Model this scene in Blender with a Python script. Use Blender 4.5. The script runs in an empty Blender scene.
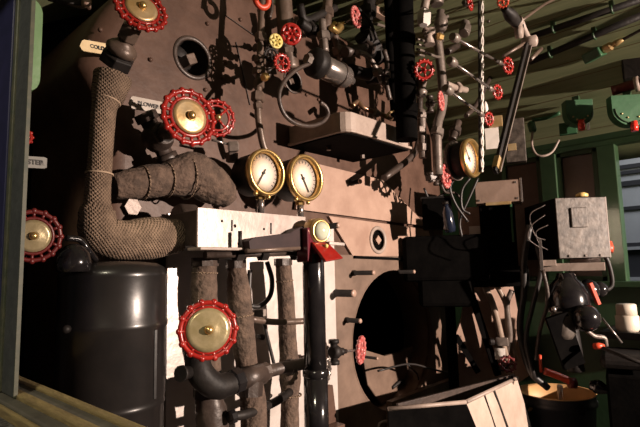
import bpy, math, random
from mathutils import Vector as V, Matrix
from mathutils.geometry import tessellate_polygon
random.seed(7)
SC = bpy.context.scene
COL = SC.collection
PI = math.pi
# ------------------------------------------------------------------ camera model (28 mm compact, looking up a little)
CAM = V((0, -1.4, 1.2)); F = 495.0
YAW, PIT = math.radians(47), math.radians(6.5)
FW = V((math.sin(YAW)*math.cos(PIT), math.cos(YAW)*math.cos(PIT), math.sin(PIT)))
RT = V((math.cos(YAW), -math.sin(YAW), 0)); UP = RT.cross(FW)
ROLL = math.radians(1.3)
RT, UP = RT*math.cos(ROLL)-UP*math.sin(ROLL), UP*math.cos(ROLL)+RT*math.sin(ROLL)
def ray(px, py): return FW + RT*((px-320)/F) + UP*((213.5-py)/F)
def Y(px, py, y): d = ray(px, py); return CAM + d*((y-CAM.y)/d.y)
def X(px, py, x): d = ray(px, py); return CAM + d*((x-CAM.x)/d.x)
def Z(px, py, z): d = ray(px, py); return CAM + d*((z-CAM.z)/d.z)
def D(px, py, t): return CAM + ray(px, py)*t
def S(n, p): return n*(p-CAM).dot(FW)/F          # n pixels at point p, in metres
TOCAM = lambda p: (CAM-p).normalized()

# ------------------------------------------------------------------ materials
def mat(name, col, rough=.5, metal=0., col2=None, scale=12., bump=0., bscale=60., coat=0., emit=None, estr=0., weave=0., trans=0., stretch=None, spec=None, detail=6.):
    m = bpy.data.materials.new(name); m.use_nodes = True
    nt = m.node_tree; b = nt.nodes['Principled BSDF']; L = nt.links
    b.inputs['Base Color'].default_value = (*col, 1); b.inputs['Roughness'].default_value = rough
    b.inputs['Metallic'].default_value = metal; b.inputs['Coat Weight'].default_value = coat
    b.inputs['Transmission Weight'].default_value = trans
    if spec is not None: b.inputs['Specular IOR Level'].default_value = spec
    tc = nt.nodes.new('ShaderNodeTexCoord'); src = tc.outputs['Object']
    if stretch:
        mp = nt.nodes.new('ShaderNodeMapping'); mp.inputs['Scale'].default_value = stretch
        L.new(src, mp.inputs[0]); src = mp.outputs[0]
    if col2:
        n = nt.nodes.new('ShaderNodeTexNoise'); n.inputs['Scale'].default_value = scale; n.inputs['Detail'].default_value = detail
        n.inputs['Roughness'].default_value = .65
        L.new(src, n.inputs['Vector'])
        r = nt.nodes.new('ShaderNodeValToRGB'); r.color_ramp.elements[0].position = .36; r.color_ramp.elements[1].position = .66
        r.color_ramp.elements[0].color = (*col, 1); r.color_ramp.elements[1].color = (*col2, 1)
        L.new(n.outputs['Fac'], r.inputs[0]); L.new(r.outputs[0], b.inputs['Base Color'])
    h = None
    if bump:
        n2 = nt.nodes.new('ShaderNodeTexNoise'); n2.inputs['Scale'].default_value = bscale; n2.inputs['Detail'].default_value = 5
        L.new(src, n2.inputs['Vector']); h = n2.outputs['Fac']
    if weave:
        ws = []
        for a in (.7, -.7):
            mp = nt.nodes.new('ShaderNodeMapping'); mp.inputs['Rotation'].default_value = (0, a, a*.3); L.new(tc.outputs['Object'], mp.inputs[0])
            w = nt.nodes.new('ShaderNodeTexWave'); w.inputs['Scale'].default_value = weave; w.inputs['Distortion'].default_value = 1.5
            L.new(mp.outputs[0], w.inputs['Vector']); ws.append(w.outputs['Fac'])
        mm = nt.nodes.new('ShaderNodeMath'); mm.operation = 'MULTIPLY'; L.new(ws[0], mm.inputs[0]); L.new(ws[1], mm.inputs[1])
        if h:
            ad = nt.nodes.new('ShaderNodeMath'); ad.operation = 'ADD'; L.new(mm.outputs[0], ad.inputs[0]); L.new(h, ad.inputs[1]); h = ad.outputs[0]
        else: h = mm.outputs[0]
    if h:
        bp = nt.nodes.new('ShaderNodeBump'); bp.inputs['Strength'].default_value = bump or .5; bp.inputs['Distance'].default_value = .01
        L.new(h, bp.inputs['Height']); L.new(bp.outputs[0], b.inputs['Normal'])
    if emit:
        b.inputs['Emission Color'].default_value = (*emit, 1); b.inputs['Emission Strength'].default_value = estr
    return m
M = {}
M['plate'] = mat('dusty_boiler_plate', (.066, .036, .025), .46, 0, (.112, .064, .046), 9, .12, 40, spec=.25)
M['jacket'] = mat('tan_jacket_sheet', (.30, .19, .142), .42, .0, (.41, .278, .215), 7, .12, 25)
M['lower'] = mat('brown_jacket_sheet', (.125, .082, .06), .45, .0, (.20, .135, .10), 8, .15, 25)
M['foil'] = mat('crinkled_silver_sheet', (.66, .60, .56), .33, .25, (.54, .48, .44), 10, .45, 14)
M['black'] = mat('black_iron', (.009, .0075, .007), .55, 0, (.02, .016, .014), 20, .15, 60, spec=.25)
M['sootshade'] = mat('soot_shade_black', (.0018, .0016, .0016), .9, 0, (.004, .0035, .0032), 15, .1, 60, spec=.04)  # near black: stands in for deep shade as well as soot
M['gloss'] = mat('gloss_black_paint', (.008, .007, .008), .16, 0, (.016, .014, .014), 12, .05, 30, coat=.4)
M['drum'] = mat('satin_black_drum', (.010, .009, .009), .3, .0, (.018, .015, .014), 6, .08, 12, coat=.2)
M['pipe'] = mat('brown_dusty_pipe', (.085, .058, .045), .4, .2, (.15, .105, .08), 18, .15, 60)
M['grey'] = mat('grey_iron_pipe', (.13, .103, .088), .4, .3, (.22, .18, .155), 18, .12, 60)
M['dark'] = mat('dark_brown_iron', (.035, .025, .021), .42, .1, (.075, .053, .043), 18, .2, 60)
M['lag'] = mat('woven_lagging', (.13, .086, .057), .8, 0, (.27, .185, .125), 22, .7, 120, weave=52)
M['lagrough'] = mat('rough_plaster_lagging', (.055, .036, .026), .9, 0, (.14, .092, .066), 30, .9, 70)
M['cord'] = mat('lagging_cord', (.40, .29, .2), .8)
M['red'] = mat('red_enamel', (.24, .010, .008), .26, 0, (.34, .018, .012), 25, .05, 60, coat=.5)
M['darkred'] = mat('dull_shaded_red_enamel', (.09, .008, .008), .4, 0, (.14, .016, .014), 30, .1, 60)  # dull red, also darkened for the shaded injector wheel
M['orange'] = mat('red_orange_paint', (.65, .08, .03), .4, 0, (.5, .05, .02), 20)
M['pinkred'] = mat('chalky_red_wheel', (.36, .03, .03), .35, 0, (.52, .2, .18), 60, .1, 60)
M['brass'] = mat('brass_plate', (.52, .34, .14), .38, .6, (.62, .46, .26), 20, .1, 60)
M['olive'] = mat('dull_olive_brass', (.30, .24, .12), .3, .4, (.42, .34, .2), 25, .1, 60)
M['goldb'] = mat('polished_brass', (.72, .48, .18), .28, .85, (.6, .4, .16), 30)
M['yellow'] = mat('yellow_paint', (.62, .48, .1), .45, 0, (.7, .6, .25), 40)
M['steel'] = mat('bright_steel', (.40, .35, .32), .22, .8, (.3, .26, .24), 15)
M['bench'] = mat('worn_steel_face', (.30, .245, .22), .35, .25, (.42, .355, .32), 11, .15, 20)
M['casting'] = mat('dusty_grey_casting', (.26, .20, .168), .5, 0, (.36, .285, .24), 14, .15, 40)
M['boxface'] = mat('scuffed_grey_box', (.04, .032, .027), .45, .1, (.13, .107, .09), 30, .15, 40)
M['brownbox'] = mat('brown_painted_box', (.21, .145, .11), .5, 0, (.27, .19, .15), 14, .1, 40)
M['dial'] = mat('cream_dial', (.78, .66, .55), .5, 0, (.84, .76, .68), 9)
M['white'] = mat('white_label', (.82, .76, .70), .5, 0, (.72, .66, .6), 20)
M['sign'] = mat('aluminium_sign', (.26, .225, .19), .45, .2, (.34, .3, .26), 20)
M['signshade'] = mat('shaded_grey_sign', (.10, .092, .08), .5, 0, (.14, .13, .11), 30)  # darker copy of the sign metal, with shade put into its colour
M['signy'] = mat('yellowed_sign', (.75, .58, .33), .5, 0, (.6, .45, .24), 30)
M['ink'] = mat('black_ink', (.02, .017, .015), .6)
M['green'] = mat('green_cab_paint', (.020, .050, .020), .42, 0, (.03, .068, .028), 10, .08, 40)
M['lampgreen'] = mat('green_lamp_paint', (.025, .085, .036), .38, 0, (.042, .12, .055), 14, .08, 40)
M['visor'] = mat('pale_green_visor', (.16, .30, .13), .4, 0, (.21, .36, .17), 12, .12, 50)
M['roof'] = mat('olive_roof_boards', (.19, .215, .11), .6, 0, (.27, .295, .16), 3, .05, 30, stretch=(14, .5, 14))
M['seam'] = mat('roof_board_seam', (.16, .12, .055), .7)
M['pane'] = mat('grimy_window_pane', (.12, .08, .066), .25, 0, (.17, .115, .095), 5)
M['post'] = mat('slate_post_paint', (.055, .06, .062), .5, 0, (.075, .08, .08), 30, .2, 60)
M['navy'] = mat('navy_post_paint', (.012, .014, .055), .5, 0, (.02, .02, .08), 20)
M['edge'] = mat('worn_post_edge', (.10, .095, .06), .5, 0, (.05, .06, .04), 40)
M['sill'] = mat('worn_yellow_wood', (.33, .25, .11), .55, 0, (.22, .16, .08), 14, .25, 40, stretch=(6, 1.2, 6))
M['silldark'] = mat('dark_sill_groove', (.09, .082, .068), .6, 0, (.13, .12, .095), 25, .2, 60)
M['grit'] = mat('gritty_black_ledge', (.03, .03, .032), .6, 0, (.16, .15, .14), 120, .5, 150)
M['rubber'] = mat('black_rubber', (.018, .015, .014), .45)
M['tanpipe'] = mat('tan_hose', (.22, .16, .12), .45, 0, (.30, .22, .17), 20)
M['train'] = mat('grey_carriage_side', (.34, .35, .37), .4, .2, (.40, .41, .43), 3)
M['trainlite'] = mat('pale_carriage_band', (.8, .8, .78), .4, 0, (.72, .72, .7), 5)
M['traindark'] = mat('carriage_dark_line', (.03, .03, .035), .4)
M['copper'] = mat('copper_tube', (.36, .21, .13), .3, .8, (.46, .29, .19), 30)
M['glass'] = mat('lamp_lens', (.52, .55, .42), .08, 0, coat=.6)
M['ambulb'] = mat('amber_lens', (.8, .55, .2), .25, 0, coat=.3)
M['redlens'] = mat('red_lamp_lens', (.75, .03, .02), .2, 0, (.8, .05, .03), 20, coat=.5)
M['tan'] = mat('tan_bucket_lining', (.70, .42, .18), .5, 0, (.58, .33, .14), 8)
M['bucket'] = mat('dark_bucket', (.012, .013, .018), .5, 0, (.022, .022, .027), 14, .1, 40)
M['cup'] = mat('cream_cup', (.62, .54, .44), .5, 0, (.68, .6, .5), 18)
M['tray'] = mat('lit_hopper_steel', (.40, .31, .25), .45, 0, (.53, .42, .35), 9, .15, 30)
M['floor'] = mat('dark_deck', (.025, .021, .018), .7, 0, (.04, .033, .028), 9, .2, 40)
M['burgundy'] = mat('burgundy_paint', (.08, .008, .018), .2, 0, (.12, .012, .02), 20, coat=.4)

# ------------------------------------------------------------------ mesh builder
def frame_of(axis):
    a = V(axis).normalized(); t = V((0, 0, 1)) if abs(a.z) < .9 else V((1, 0, 0))
    x = t.cross(a).normalized(); y = a.cross(x)
    m = Matrix((x, y, a)).transposed().to_4x4(); return m
def xf(c, axis=(0, 0, 1), roll=0.):
    return Matrix.Translation(V(c)) @ frame_of(axis) @ Matrix.Rotation(roll, 4, 'Z')
def smooth(pts, k=5):
    pts = [V(p) for p in pts]
    if len(pts) < 3: return pts
    q = [pts[0]*2-pts[1]] + pts + [pts[-1]*2-pts[-2]]; out = []
    for i in range(1, len(q)-2):
        a, b, c, d = q[i-1:i+3]
        for j in range(k):
            t = j/k
            out.append(.5*((2*b)+(c-a)*t+(2*a-5*b+4*c-d)*t*t+(3*b-a-3*c+d)*t**3))
    out.append(pts[-1]); return out
class MB:
    def __init__(s): s.v = []; s.f = []; s.sm = []
    def add(s, vs, fs, sm=True):
        b = len(s.v); s.v += [V(v) for v in vs]; s.f += [tuple(i+b for i in f) for f in fs]; s.sm += [sm]*len(fs); return s
    def tube(s, pts, r, n=14, k=5, closed=False, jit=0.):
        rs = r if isinstance(r, (list, tuple)) else [r]*len(pts)
        if k > 1 and len(pts) > 2:
            P_ = smooth(pts, k); R_ = []
            for i in range(len(pts)-1):
                for j in range(k): 
                    t = j/k; t = t*t*(3-2*t); R_.append(rs[i]*(1-t)+rs[i+1]*t)
            R_.append(rs[-1])
        else: P_ = [V(p) for p in pts]; R_ = list(rs)
        N = len(P_); T = []
        for i in range(N):
            a = P_[max(i-1, 0)]; b = P_[min(i+1, N-1)]; T.append((b-a).normalized())
        u = frame_of(T[0]).col[0].to_3d(); vs = []; fs = []
        for i in range(N):
            u = (u - T[i]*u.dot(T[i])).normalized(); w = T[i].cross(u)
            for j in range(n):
                a = 2*PI*j/n; rr = R_[i]*(1+(random.uniform(-jit, jit) if jit else 0))
                vs.append(P_[i]+u*(rr*math.cos(a))+w*(rr*math.sin(a)))
        for i in range(N-1):
            for j in range(n):
                fs.append((i*n+j, i*n+(j+1) % n, (i+1)*n+(j+1) % n, (i+1)*n+j))
        s.add(vs, fs)
        s.add(vs[:n], [tuple(range(n))[::-1]], False); s.add(vs[-n:], [tuple(range(n))], False)
        return s
    def lathe(s, prof, m, n=24, sm=True, cap=True):
        vs = []; fs = []
        for r, z in prof:
            for j in range(n):
                a = 2*PI*j/n; vs.append(m @ V((r*math.cos(a), r*math.sin(a), z)))
        for i in range(len(prof)-1):
            for j in range(n): fs.append((i*n+j, i*n+(j+1) % n, (i+1)*n+(j+1) % n, (i+1)*n+j))
        s.add(vs, fs, sm)
        if cap and prof[0][0] > 1e-4: s.add(vs[:n], [tuple(range(n))[::-1]], False)
        if cap and prof[-1][0] > 1e-4: s.add(vs[-n:], [tuple(range(n))], False)
        return s
    def ball(s, c, r, n=12, axis=(0, 0, 1), sq=1.):
        return s.lathe([(max(r*math.sin(PI*i/8), 1e-5), -r*sq*math.cos(PI*i/8)) for i in range(9)], xf(c, axis), n)
    def torus(s, R_, r, m, n=36, k=10, flat=1., a0=0., a1=2*PI):
        full = abs(a1-a0-2*PI) < 1e-6; cnt = n if full else n+1; vs = []; fs = []
        for i in range(cnt):
            a = a0+(a1-a0)*i/n
            for j in range(k):
                b = 2*PI*j/k; q = R_+r*math.cos(b)
                vs.append(m @ V((q*math.cos(a), q*math.sin(a), r*flat*math.sin(b))))
        for i in range(n):
            i2 = (i+1) % cnt
            for j in range(k): fs.append((i*k+j, i2*k+j, i2*k+(j+1) % k, i*k+(j+1) % k))
        s.add(vs, fs)
        if not full: s.add(vs[:k], [tuple(range(k))], False); s.add(vs[-k:], [tuple(range(k))], False)
        return s
    def box(s, c, size, m=None):
        m = m or Matrix.Identity(4); c = V(c); x, y, z = (q/2 for q in size)
        vs = [m @ (c+V((a*x, b*y, d*z))) for a in (-1, 1) for b in (-1, 1) for d in (-1, 1)]
        return s.add(vs, [(0, 1, 3, 2), (4, 6, 7, 5), (0, 4, 5, 1), (2, 3, 7, 6), (0, 2, 6, 4), (1, 5, 7, 3)], False)
    def span(s, a, b):
        a, b = V(a), V(b); return s.box((a+b)/2, [abs(q) for q in (b-a)])
    def slab(s, poly, off, holes=()):                # a planar polygon (3-D points) given thickness along off
        off = V(off); loops = [[V(p) for p in poly]]+[[V(p) for p in h] for h in holes]
        flat = [p for l in loops for p in l]; n = len(flat)
        tri = tessellate_polygon(loops)
        s.add(flat+[p+off for p in flat], [tuple(t) for t in tri]+[tuple(i+n for i in t[::-1]) for t in tri], False)
        for l in loops:
            k = len(l); s.add(l+[p+off for p in l], [(i, (i+1) % k, (i+1) % k+k, i+k) for i in range(k)], False)
        return s
    def bar(s, a, b, w, h, up=(0, 0, 1)):             # a rectangular bar from a to b
        a, b = V(a), V(b); d = (b-a); L_ = d.length; d.normalize(); x = d.cross(V(up)).normalized(); z = x.cross(d)
        m = Matrix((x, d, z)).transposed().to_4x4(); m.translation = (a+b)/2
        return s.box((0, 0, 0), (w, L_, h), m)
def origin(o):
    p = V((0, 0, 0))
    while o: p += o.location; o = o.parent
    return p
def tag(o, label=None, cat=None, group=None, kind=None):
    if label: o['label'] = label
    if cat: o['category'] = cat
    if group: o['group'] = group
    if kind: o['kind'] = kind
    return o
def thing(name, label, cat, loc, group=None):
    o = bpy.data.objects.new(name, None); COL.objects.link(o); o.location = loc; o.empty_display_size = .03
    return tag(o, label, cat, group)
def part(name, mb, m, parent=None, bev=0., label=None):
    me = bpy.data.meshes.new(name)
    off = origin(parent) if parent else sum(mb.v, V((0, 0, 0)))/len(mb.v)
    me.from_pydata([v-off for v in mb.v], [], mb.f); me.update()
    for p, q in zip(me.polygons, mb.sm): p.use_smooth = q
    import bmesh
    bm = bmesh.new(); bm.from_mesh(me); bmesh.ops.remove_doubles(bm, verts=bm.verts, dist=1e-6)
    bmesh.ops.recalc_face_normals(bm, faces=bm.faces); bm.to_mesh(me); bm.free()
    me.materials.append(M[m] if isinstance(m, str) else m)
    o = bpy.data.objects.new(name, me); COL.objects.link(o)
    if parent: o.parent = parent
    else: o.location = off
    if bev:
        b = o.modifiers.new('Bevel', 'BEVEL'); b.width = bev; b.segments = 2; b.limit_method = 'ANGLE'; b.angle_limit = .7
    if label: o['label'] = label
    return o
def one(name, mb, m, label, cat, group=None, bev=0.): return tag(part(name, mb, m, None, bev), label, cat, group)
def struct(name, mb, m, bev=0., parent=None):
    o = part(name, mb, m, parent, bev)
    if not parent: o['kind'] = 'structure'
    return o
def text(name, body, c, xdir, zdir, h, parent, m='ink'):
    cu = bpy.data.curves.new(name, 'FONT'); cu.body = body; cu.size = h*1.4; cu.align_x = 'CENTER'; cu.align_y = 'CENTER'; cu.extrude = .0006
    cu.offset = .0006
    t = bpy.data.objects.new(name, cu); COL.objects.link(t); bpy.context.view_layer.update()
    me = bpy.data.meshes.new_from_object(t.evaluated_get(bpy.context.evaluated_depsgraph_get())); bpy.data.objects.remove(t)
    me.materials.clear(); me.materials.append(M[m]); o = bpy.data.objects.new(name, me); COL.objects.link(o)
    x = V(xdir).normalized(); z = V(zdir).normalized(); n = x.cross(z)
    o.parent = parent; o.matrix_local = Matrix.Translation(V(c)-origin(parent)) @ Matrix((x, z, n)).transposed().to_4x4()
    return o

# ------------------------------------------------------------------ hand wheels and valves
def wheel(parent, c, ax, R_, style='ring', m='red', plate='brass', n=16, roll=0., pr=.60):
    T = xf(c, ax, roll); w = MB()
    if style == 'ring':                               # cast rim with a ring of windows
        w.torus(R_*.90, R_*.085, T, 40, 10); w.torus(R_*max(.66, pr+.02), R_*.065, T, 36, 8)
        for i in range(n):
            a = 2*PI*i/n; d = V((math.cos(a), math.sin(a), 0))
            w.tube([T @ (d*R_*.66), T @ (d*R_*.92)], R_*.06, 8); w.ball(T @ (d*R_*.93), R_*.115, 8)
        for i in range(4):
            a = PI/4+PI/2*i; d = V((math.cos(a), math.sin(a), 0)); w.tube([T @ (d*R_*.1), T @ (d*R_*.66)], R_*.07, 8)
    elif style == 'knob':
        w.torus(R_*.76, R_*.15, T, 32, 8)
        for i in range(n):
            a = 2*PI*i/n; d = V((math.cos(a), math.sin(a), 0)); w.ball(T @ (d*R_*.88), R_*.15, 8)
        for i in range(5):
            a = 2*PI*i/5; d = V((math.cos(a), math.sin(a), 0)); w.tube([T @ (d*R_*.15), T @ (d*R_*.8)], R_*.09, 8)
        w.lathe([(R_*.26, -R_*.14), (R_*.26, R_*.12), (R_*.16, R_*.2)], T, 14)
    else:                                             # flat wheel with six round holes
        w.torus(R_*.82, R_*.19, T, 36, 8, .6)
        for i in range(6):
            a = 2*PI*i/6; d = V((math.cos(a), math.sin(a), 0)); w.tube([T @ (d*R_*.2), T @ (d*R_*.84)], [R_*.2, R_*.2], 8, 1)
        w.lathe([(R_*.36, -R_*.12), (R_*.36, R_*.12)], T, 16)
    h = part('handwheel', w, m, parent)
    if style == 'ring':
        p = MB().lathe([(R_*pr, R_*.05), (R_*pr, R_*.09), (R_*pr*.8, R_*.105), (R_*.3, R_*.11), (R_*.2, R_*.14)], T, 28)
        if plate: part('name_plate', p, plate, h, label='brass centre plate')
    part('nut', MB().lathe([(R_*.15, R_*.1), (R_*.15, R_*.24), (R_*.09, R_*.32), (.0005, R_*.33)], T, 6 if style != 'ring' else 12), 'goldb' if style == 'ring' else m, h)
    return h
def valve(name, label, c, base, R_, style='ring', m='red', body='dark', br=None, group=None, plate='brass', ax=None, n=16, pdir=(1, 0, 0), cat='valve', pr=.60):
    c, base = V(c), V(base); a = (c-base).normalized(); L_ = (c-base).length; br = br or R_*.42
    t = thing(name, label, cat, base, group); T = xf(base, a)
    b = MB().lathe([(br*.7, -br*.6), (br, -br*.2), (br, br*.5), (br*.72, br*.9), (br*.72, br*1.2)], T, 20)
    pd = V(pdir).normalized()
    for s_ in (-1, 1):
        e = base+pd*br*1.5*s_; b.lathe([(br*.62, -br*.3), (br*.78, -br*.28), (br*.78, br*.28), (br*.62, br*.3)], xf(e, pd), 8); b.tube([base, e], br*.55, 12)
    part('valve_body', b, body, t)
    z0 = min(br*1.2, L_*.5)
    part('bonnet', MB().lathe([(br*.62, z0), (br*.62, z0+L_*.12), (br*.4, z0+L_*.16), (br*.36, z0+L_*.26)], T, 6), body, t)
    part('stem', MB().tube([base+a*z0, c], max(R_*.09, .003), 10), 'steel', t)
    wheel(t, c, ax or a, R_, style, m, plate, n, pr=pr)
    return t
AY = V((0, -1, 0))

# ================================================================== SETTING
W = 2.8
def roofz(x, o=0.): return .80+o+math.sqrt(max(1.65**2-(x-1.535)**2, .01))
struct('floor', MB().span((.1, -2.6, -.06), (W+.1, .6, 0)), 'floor')
# arched board roof
rv = []; rf = []; NX = 40; x0, x1 = .2, W+.1
for th in (0, .04):
    for i in range(NX+1):
        x = x0+(x1-x0)*i/NX
        for y in (-2.3, .6): rv.append(V((x, y, roofz(x, th))))
for i in range(NX):
    a = 2*i; b = a+2*(NX+1)
    rf += [(a, a+1, a+3, a+2), (b, b+2, b+3, b+1)]
rf += [(0, 2*(NX+1), 2*(NX+1)+1, 1), (2*NX, 2*NX+1, 4*NX+3, 4*NX+2)]
ceil = struct('ceiling', MB().add(rv, rf, True), 'roof')
sm = MB()
xx = 1.2
while xx < W:
    sm.span((xx-.0015, -2.3, roofz(xx)-.002), (xx+.0015, .5, roofz(xx)+.001)); xx += .075
part('board_seams', sm, 'seam', ceil)
# front bulkhead behind the boiler, both sides
struct('wall_front', MB().span((.2, .62, 0), (W+.1, .68, 2.5)), 'sootshade')  # near-black colour stands in for the shade beside the boiler
# right-hand wall: panel, header, posts
yp = [X(q, 215, W).y for q in (505, 547, 561, 603, 622)]
zs = X(625, 281, W).z; zh = X(612, 145, W).z
wr = MB().span((W, -2.3, 0), (W+.05, .6, zs)).span((W, -2.3, zh), (W+.05, .6, 1.95)).span((W, yp[0], zs), (W+.05, .6, zh))
struct('wall_right', wr, 'green')
def sash(n, ya, yb):
    f = MB(); k = .025
    f.span((W-.012, ya, zs), (W+.03, ya-k, zh)).span((W-.012, yb+k, zs), (W+.03, yb, zh)).span((W-.012, ya, zh-k), (W+.03, yb, zh)).span((W-.012, ya, zs), (W+.03, yb, zs+k))
    o = struct('window_%d' % n, f, 'green', .003); part('pane', MB().span((W+.008, ya, zs), (W+.014, yb, zh)), 'pane', o)
sash(1, yp[0], yp[1]+.01); sash(2, yp[2], yp[3])
struct('trim_1', MB().span((W-.03, yp[1]+.01, zs), (W+.05, yp[2], zh)), 'green', .004)
struct('trim_2', MB().span((W-.03, yp[3], zs-.02), (W+.05, yp[4], zh)), 'green', .004)
struct('trim_3', MB().span((W-.015, -2.3, zh-.002), (W+.02, .5, zh+.03)).span((W-.05, -2.3, zs-.03), (W+.06, .5, zs)), 'green', .004)
# left-hand wall with the opening the camera looks through
zsl = 1.2-.19
struct('wall_left', MB().span((.24, -2.3, 0), (.31, .6, zsl-.03)).span((.24, -.12, zsl-.03), (.29, .6, 1.9)), 'black')
yy = [X(q, 200, .262).y for q in (22, 10.5, 8, -8)]
xin = Y(26, 200, yy[0]).x
def strip(n, ya, yb, xa, m): struct('trim_%d' % n, MB().span((xa, ya, zsl-.005), (xin, yb, 2.2)), m, .002)
struct('trim_4', MB().span((.262, yy[0]-.003, zsl-.005), (xin, yy[0], 2.2)), 'edge'); strip(5, yy[0], yy[1], .262, 'post'); strip(6, yy[1], yy[2], .258, 'edge'); strip(7, yy[2], yy[3], .255, 'navy')
def zx(px, py): return abs(ray(px, py).z/ray(px, py).x)
def xs(px, py): return .19/zx(px, py)
e = [xs(25, q) for q in (377.5, 382.5, 391.5, 399, 411, 416)]+[.1]
ms = ['sill', 'silldark', 'sill', 'silldark', 'sill', 'grit']; hs = [0, -.004, 0, -.006, -.008, -.02]
for i in range(6):
    struct('trim_%d' % (8+i), MB().span((e[i+1], -2.2, zsl-.04), (e[i], -.2, zsl+hs[i])), ms[i], .002)

# carriage standing outside the right-hand window
tx = 4.6
car = thing('railway_carriage', 'grey passenger carriage standing outside the open cab window on the right', 'train', (tx, -1, 0))
def tz(py, px=632): return X(px, py, tx).z
ZT = [tz(q) for q in (139, 152, 283)]
part('body_side', MB().span((tx, -4, ZT[2]-.7), (tx+.3, 2.5, ZT[1])), 'train', car)
part('letter_board', MB().span((tx-.03, -4, ZT[1]), (tx+.25, 2.5, ZT[0])), 'trainlite', car, label='pale upper band')
part('carriage_roof', MB().span((tx-.06, -4, ZT[0]), (tx+.5, 2.5, ZT[0]+.5)), 'traindark', car, .02)
dl = MB()
for py, h in ((166, .016), (172, .014), (183, .02), (208, .014), (262, .03)):
    z = tz(py); dl.span((tx-.015, -4, z-h), (tx, 2.5, z+h))
part('moulding', dl, 'traindark', car)
part('underframe', MB().span((tx-.05, -4, ZT[2]-1.2), (tx+.3, 2.5, tz(243))), 'traindark', car)
part('step_rail', MB().span((tx-.08, -4, tz(281)), (tx-.05, 2.5, tz(277))).span((tx-.08, -4, tz(250)), (tx-.05, 2.5, tz(247))), 'train', car)
# extra outside ground
struct('ground', MB().span((-3, -8, -.9), (9, 6, -.8)), 'floor')

# ================================================================== BOILER BACKHEAD
def outline(inset, n=72):
    pts = []; a_ = 1.04-inset; b_ = 1.1-inset
    for i in range(n+1):
        t = PI*i/n; c_, s_ = math.cos(t), math.sin(t)
        pts.append((1.53+a_*math.copysign(abs(c_)**(2/3.6), c_), 1.2+b_*abs(s_)**(2/3.6)))
    pts = [(max(x, .59+inset-.10*min(max((z-1.70)/.16, 0), 1)), z) for x, z in pts]  # lower left edge pulled in; black bulkhead behind it stands in for shade
    pts += [(.59+inset, .0), (1.53+a_, .0)]
    return pts
def circ(c, r, y, n=32): return [V((c.x+r*math.cos(2*PI*i/n), y, c.z+r*math.sin(2*PI*i/n))) for i in range(n)]
boiler = thing('boiler_backhead', 'brown dusty boiler end plate filling the front of the cab', 'boiler', (1.53, 0, 0))
plug1 = Y(193, 58, 0); R1 = S(19, plug1); plug2 = Y(293, 81, 0); R2 = S(11, plug2)
FH = V((2.0, 0, .866)); FR = .325
front = [V((x, 0, z)) for x, z in outline(.07)]
part('backhead_plate', MB().slab(front, (0, .012, 0), [circ(plug1, R1, 0), circ(plug2, R2, 0), circ(FH, FR, 0, 48)]), 'plate', boiler)
kn = MB(); rings = []
for i in range(6):
    t = PI/2*i/5; rings.append([V((x, .07*(1-math.cos(t)), z)) for x, z in outline(.07*(1-math.sin(t)))])
rings.append([V((x, .6, z)) for x, z in outline(0)])
n_ = len(rings[0]); vs = [p for r in rings for p in r]
kn.add(vs, [(i*n_+j, i*n_+(j+1) % n_, (i+1)*n_+(j+1) % n_, (i+1)*n_+j) for i in range(6) for j in range(n_)])
part('flanged_edge', kn, 'plate', boiler)
def plug(c, R_, name):
    T = xf(c, AY)
    part(name, MB().torus(R_*1.06, R_*.13, T, 36, 8, .7), 'dark', boiler)
    part('plug_recess', MB().lathe([(R_*1.0, -.001), (R_*1.0, -.07), (.001, -.0701)], T, 32, cap=False), 'black', boiler)
    part('square_plug', MB().box((0, 0, -.035), (R_*.55, R_*.55, .06), T @ Matrix.Rotation(.5, 4, 'Z')), 'pipe', boiler, .003)
plug(plug1, R1, 'washout_ring'); plug(plug2, R2, 'washout_ring')
# fire hole recess
part('fire_hole_rim', MB().lathe([(FR, .013), (FR, -.16), (FR*1.02, -.16), (FR*1.02, .013)], xf(FH, AY), 48, cap=False), 'lower', boiler)
part('firebox', MB().lathe([(FR*1.02, -.16), (FR*1.25, -.2), (FR*1.25, -.5), (.001, -.55)], xf(FH, AY), 40, cap=False), 'sootshade', boiler)  # black for soot and for the deep shade in the hole
# lit lower part of the inner plate, cut along the shadow's edge
ap_ = [Y(a, b, .10) for a, b in ((362, 349), (385, 356), (400, 352), (412, 346), (436, 352), (447, 368), (447, 420), (392, 420), (368, 385))]
part('lit_inner_plate', MB().slab(ap_, (0, .02, 0)), 'lower', boiler, .004)
# jacket sheets over the plate
def sheet(name, pts, m, y=-.012, holes=(), label=None):
    part(name, MB().slab([Y(px, py, y) for px, py in pts], (0, .010, 0), holes), m, boiler, 0, label)
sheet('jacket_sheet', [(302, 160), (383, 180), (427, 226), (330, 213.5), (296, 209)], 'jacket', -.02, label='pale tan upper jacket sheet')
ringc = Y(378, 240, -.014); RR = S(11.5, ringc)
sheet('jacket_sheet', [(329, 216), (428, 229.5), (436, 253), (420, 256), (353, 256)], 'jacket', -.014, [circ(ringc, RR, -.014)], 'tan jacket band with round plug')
part('edge_strip', MB().bar(Y(354, 257, -.016), Y(423, 260, -.016), .012, .014, AY), 'sootshade', boiler)  # dark bar put in for the shadow along the sheet's seam
T = xf(ringc, AY)
part('washout_ring', MB().torus(RR*1.05, RR*.18, T, 32, 8, .8), 'casting', boiler)
part('square_plug', MB().box((0, 0, -.01), (RR*.6, RR*.6, .03), T @ Matrix.Rotation(.78, 4, 'Z')), 'jacket', boiler, .002)
part('plug_recess', MB().lathe([(RR*1.0, -.001), (RR*1.0, -.012), (.001, -.0121)], T, 28, cap=False), 'sootshade', boiler)
ang = [2*PI*i/48 for i in range(48)]
hole = [V((FH.x+FR*math.cos(a), -.012, FH.z+FR*math.sin(a))) for a in ang]
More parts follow.
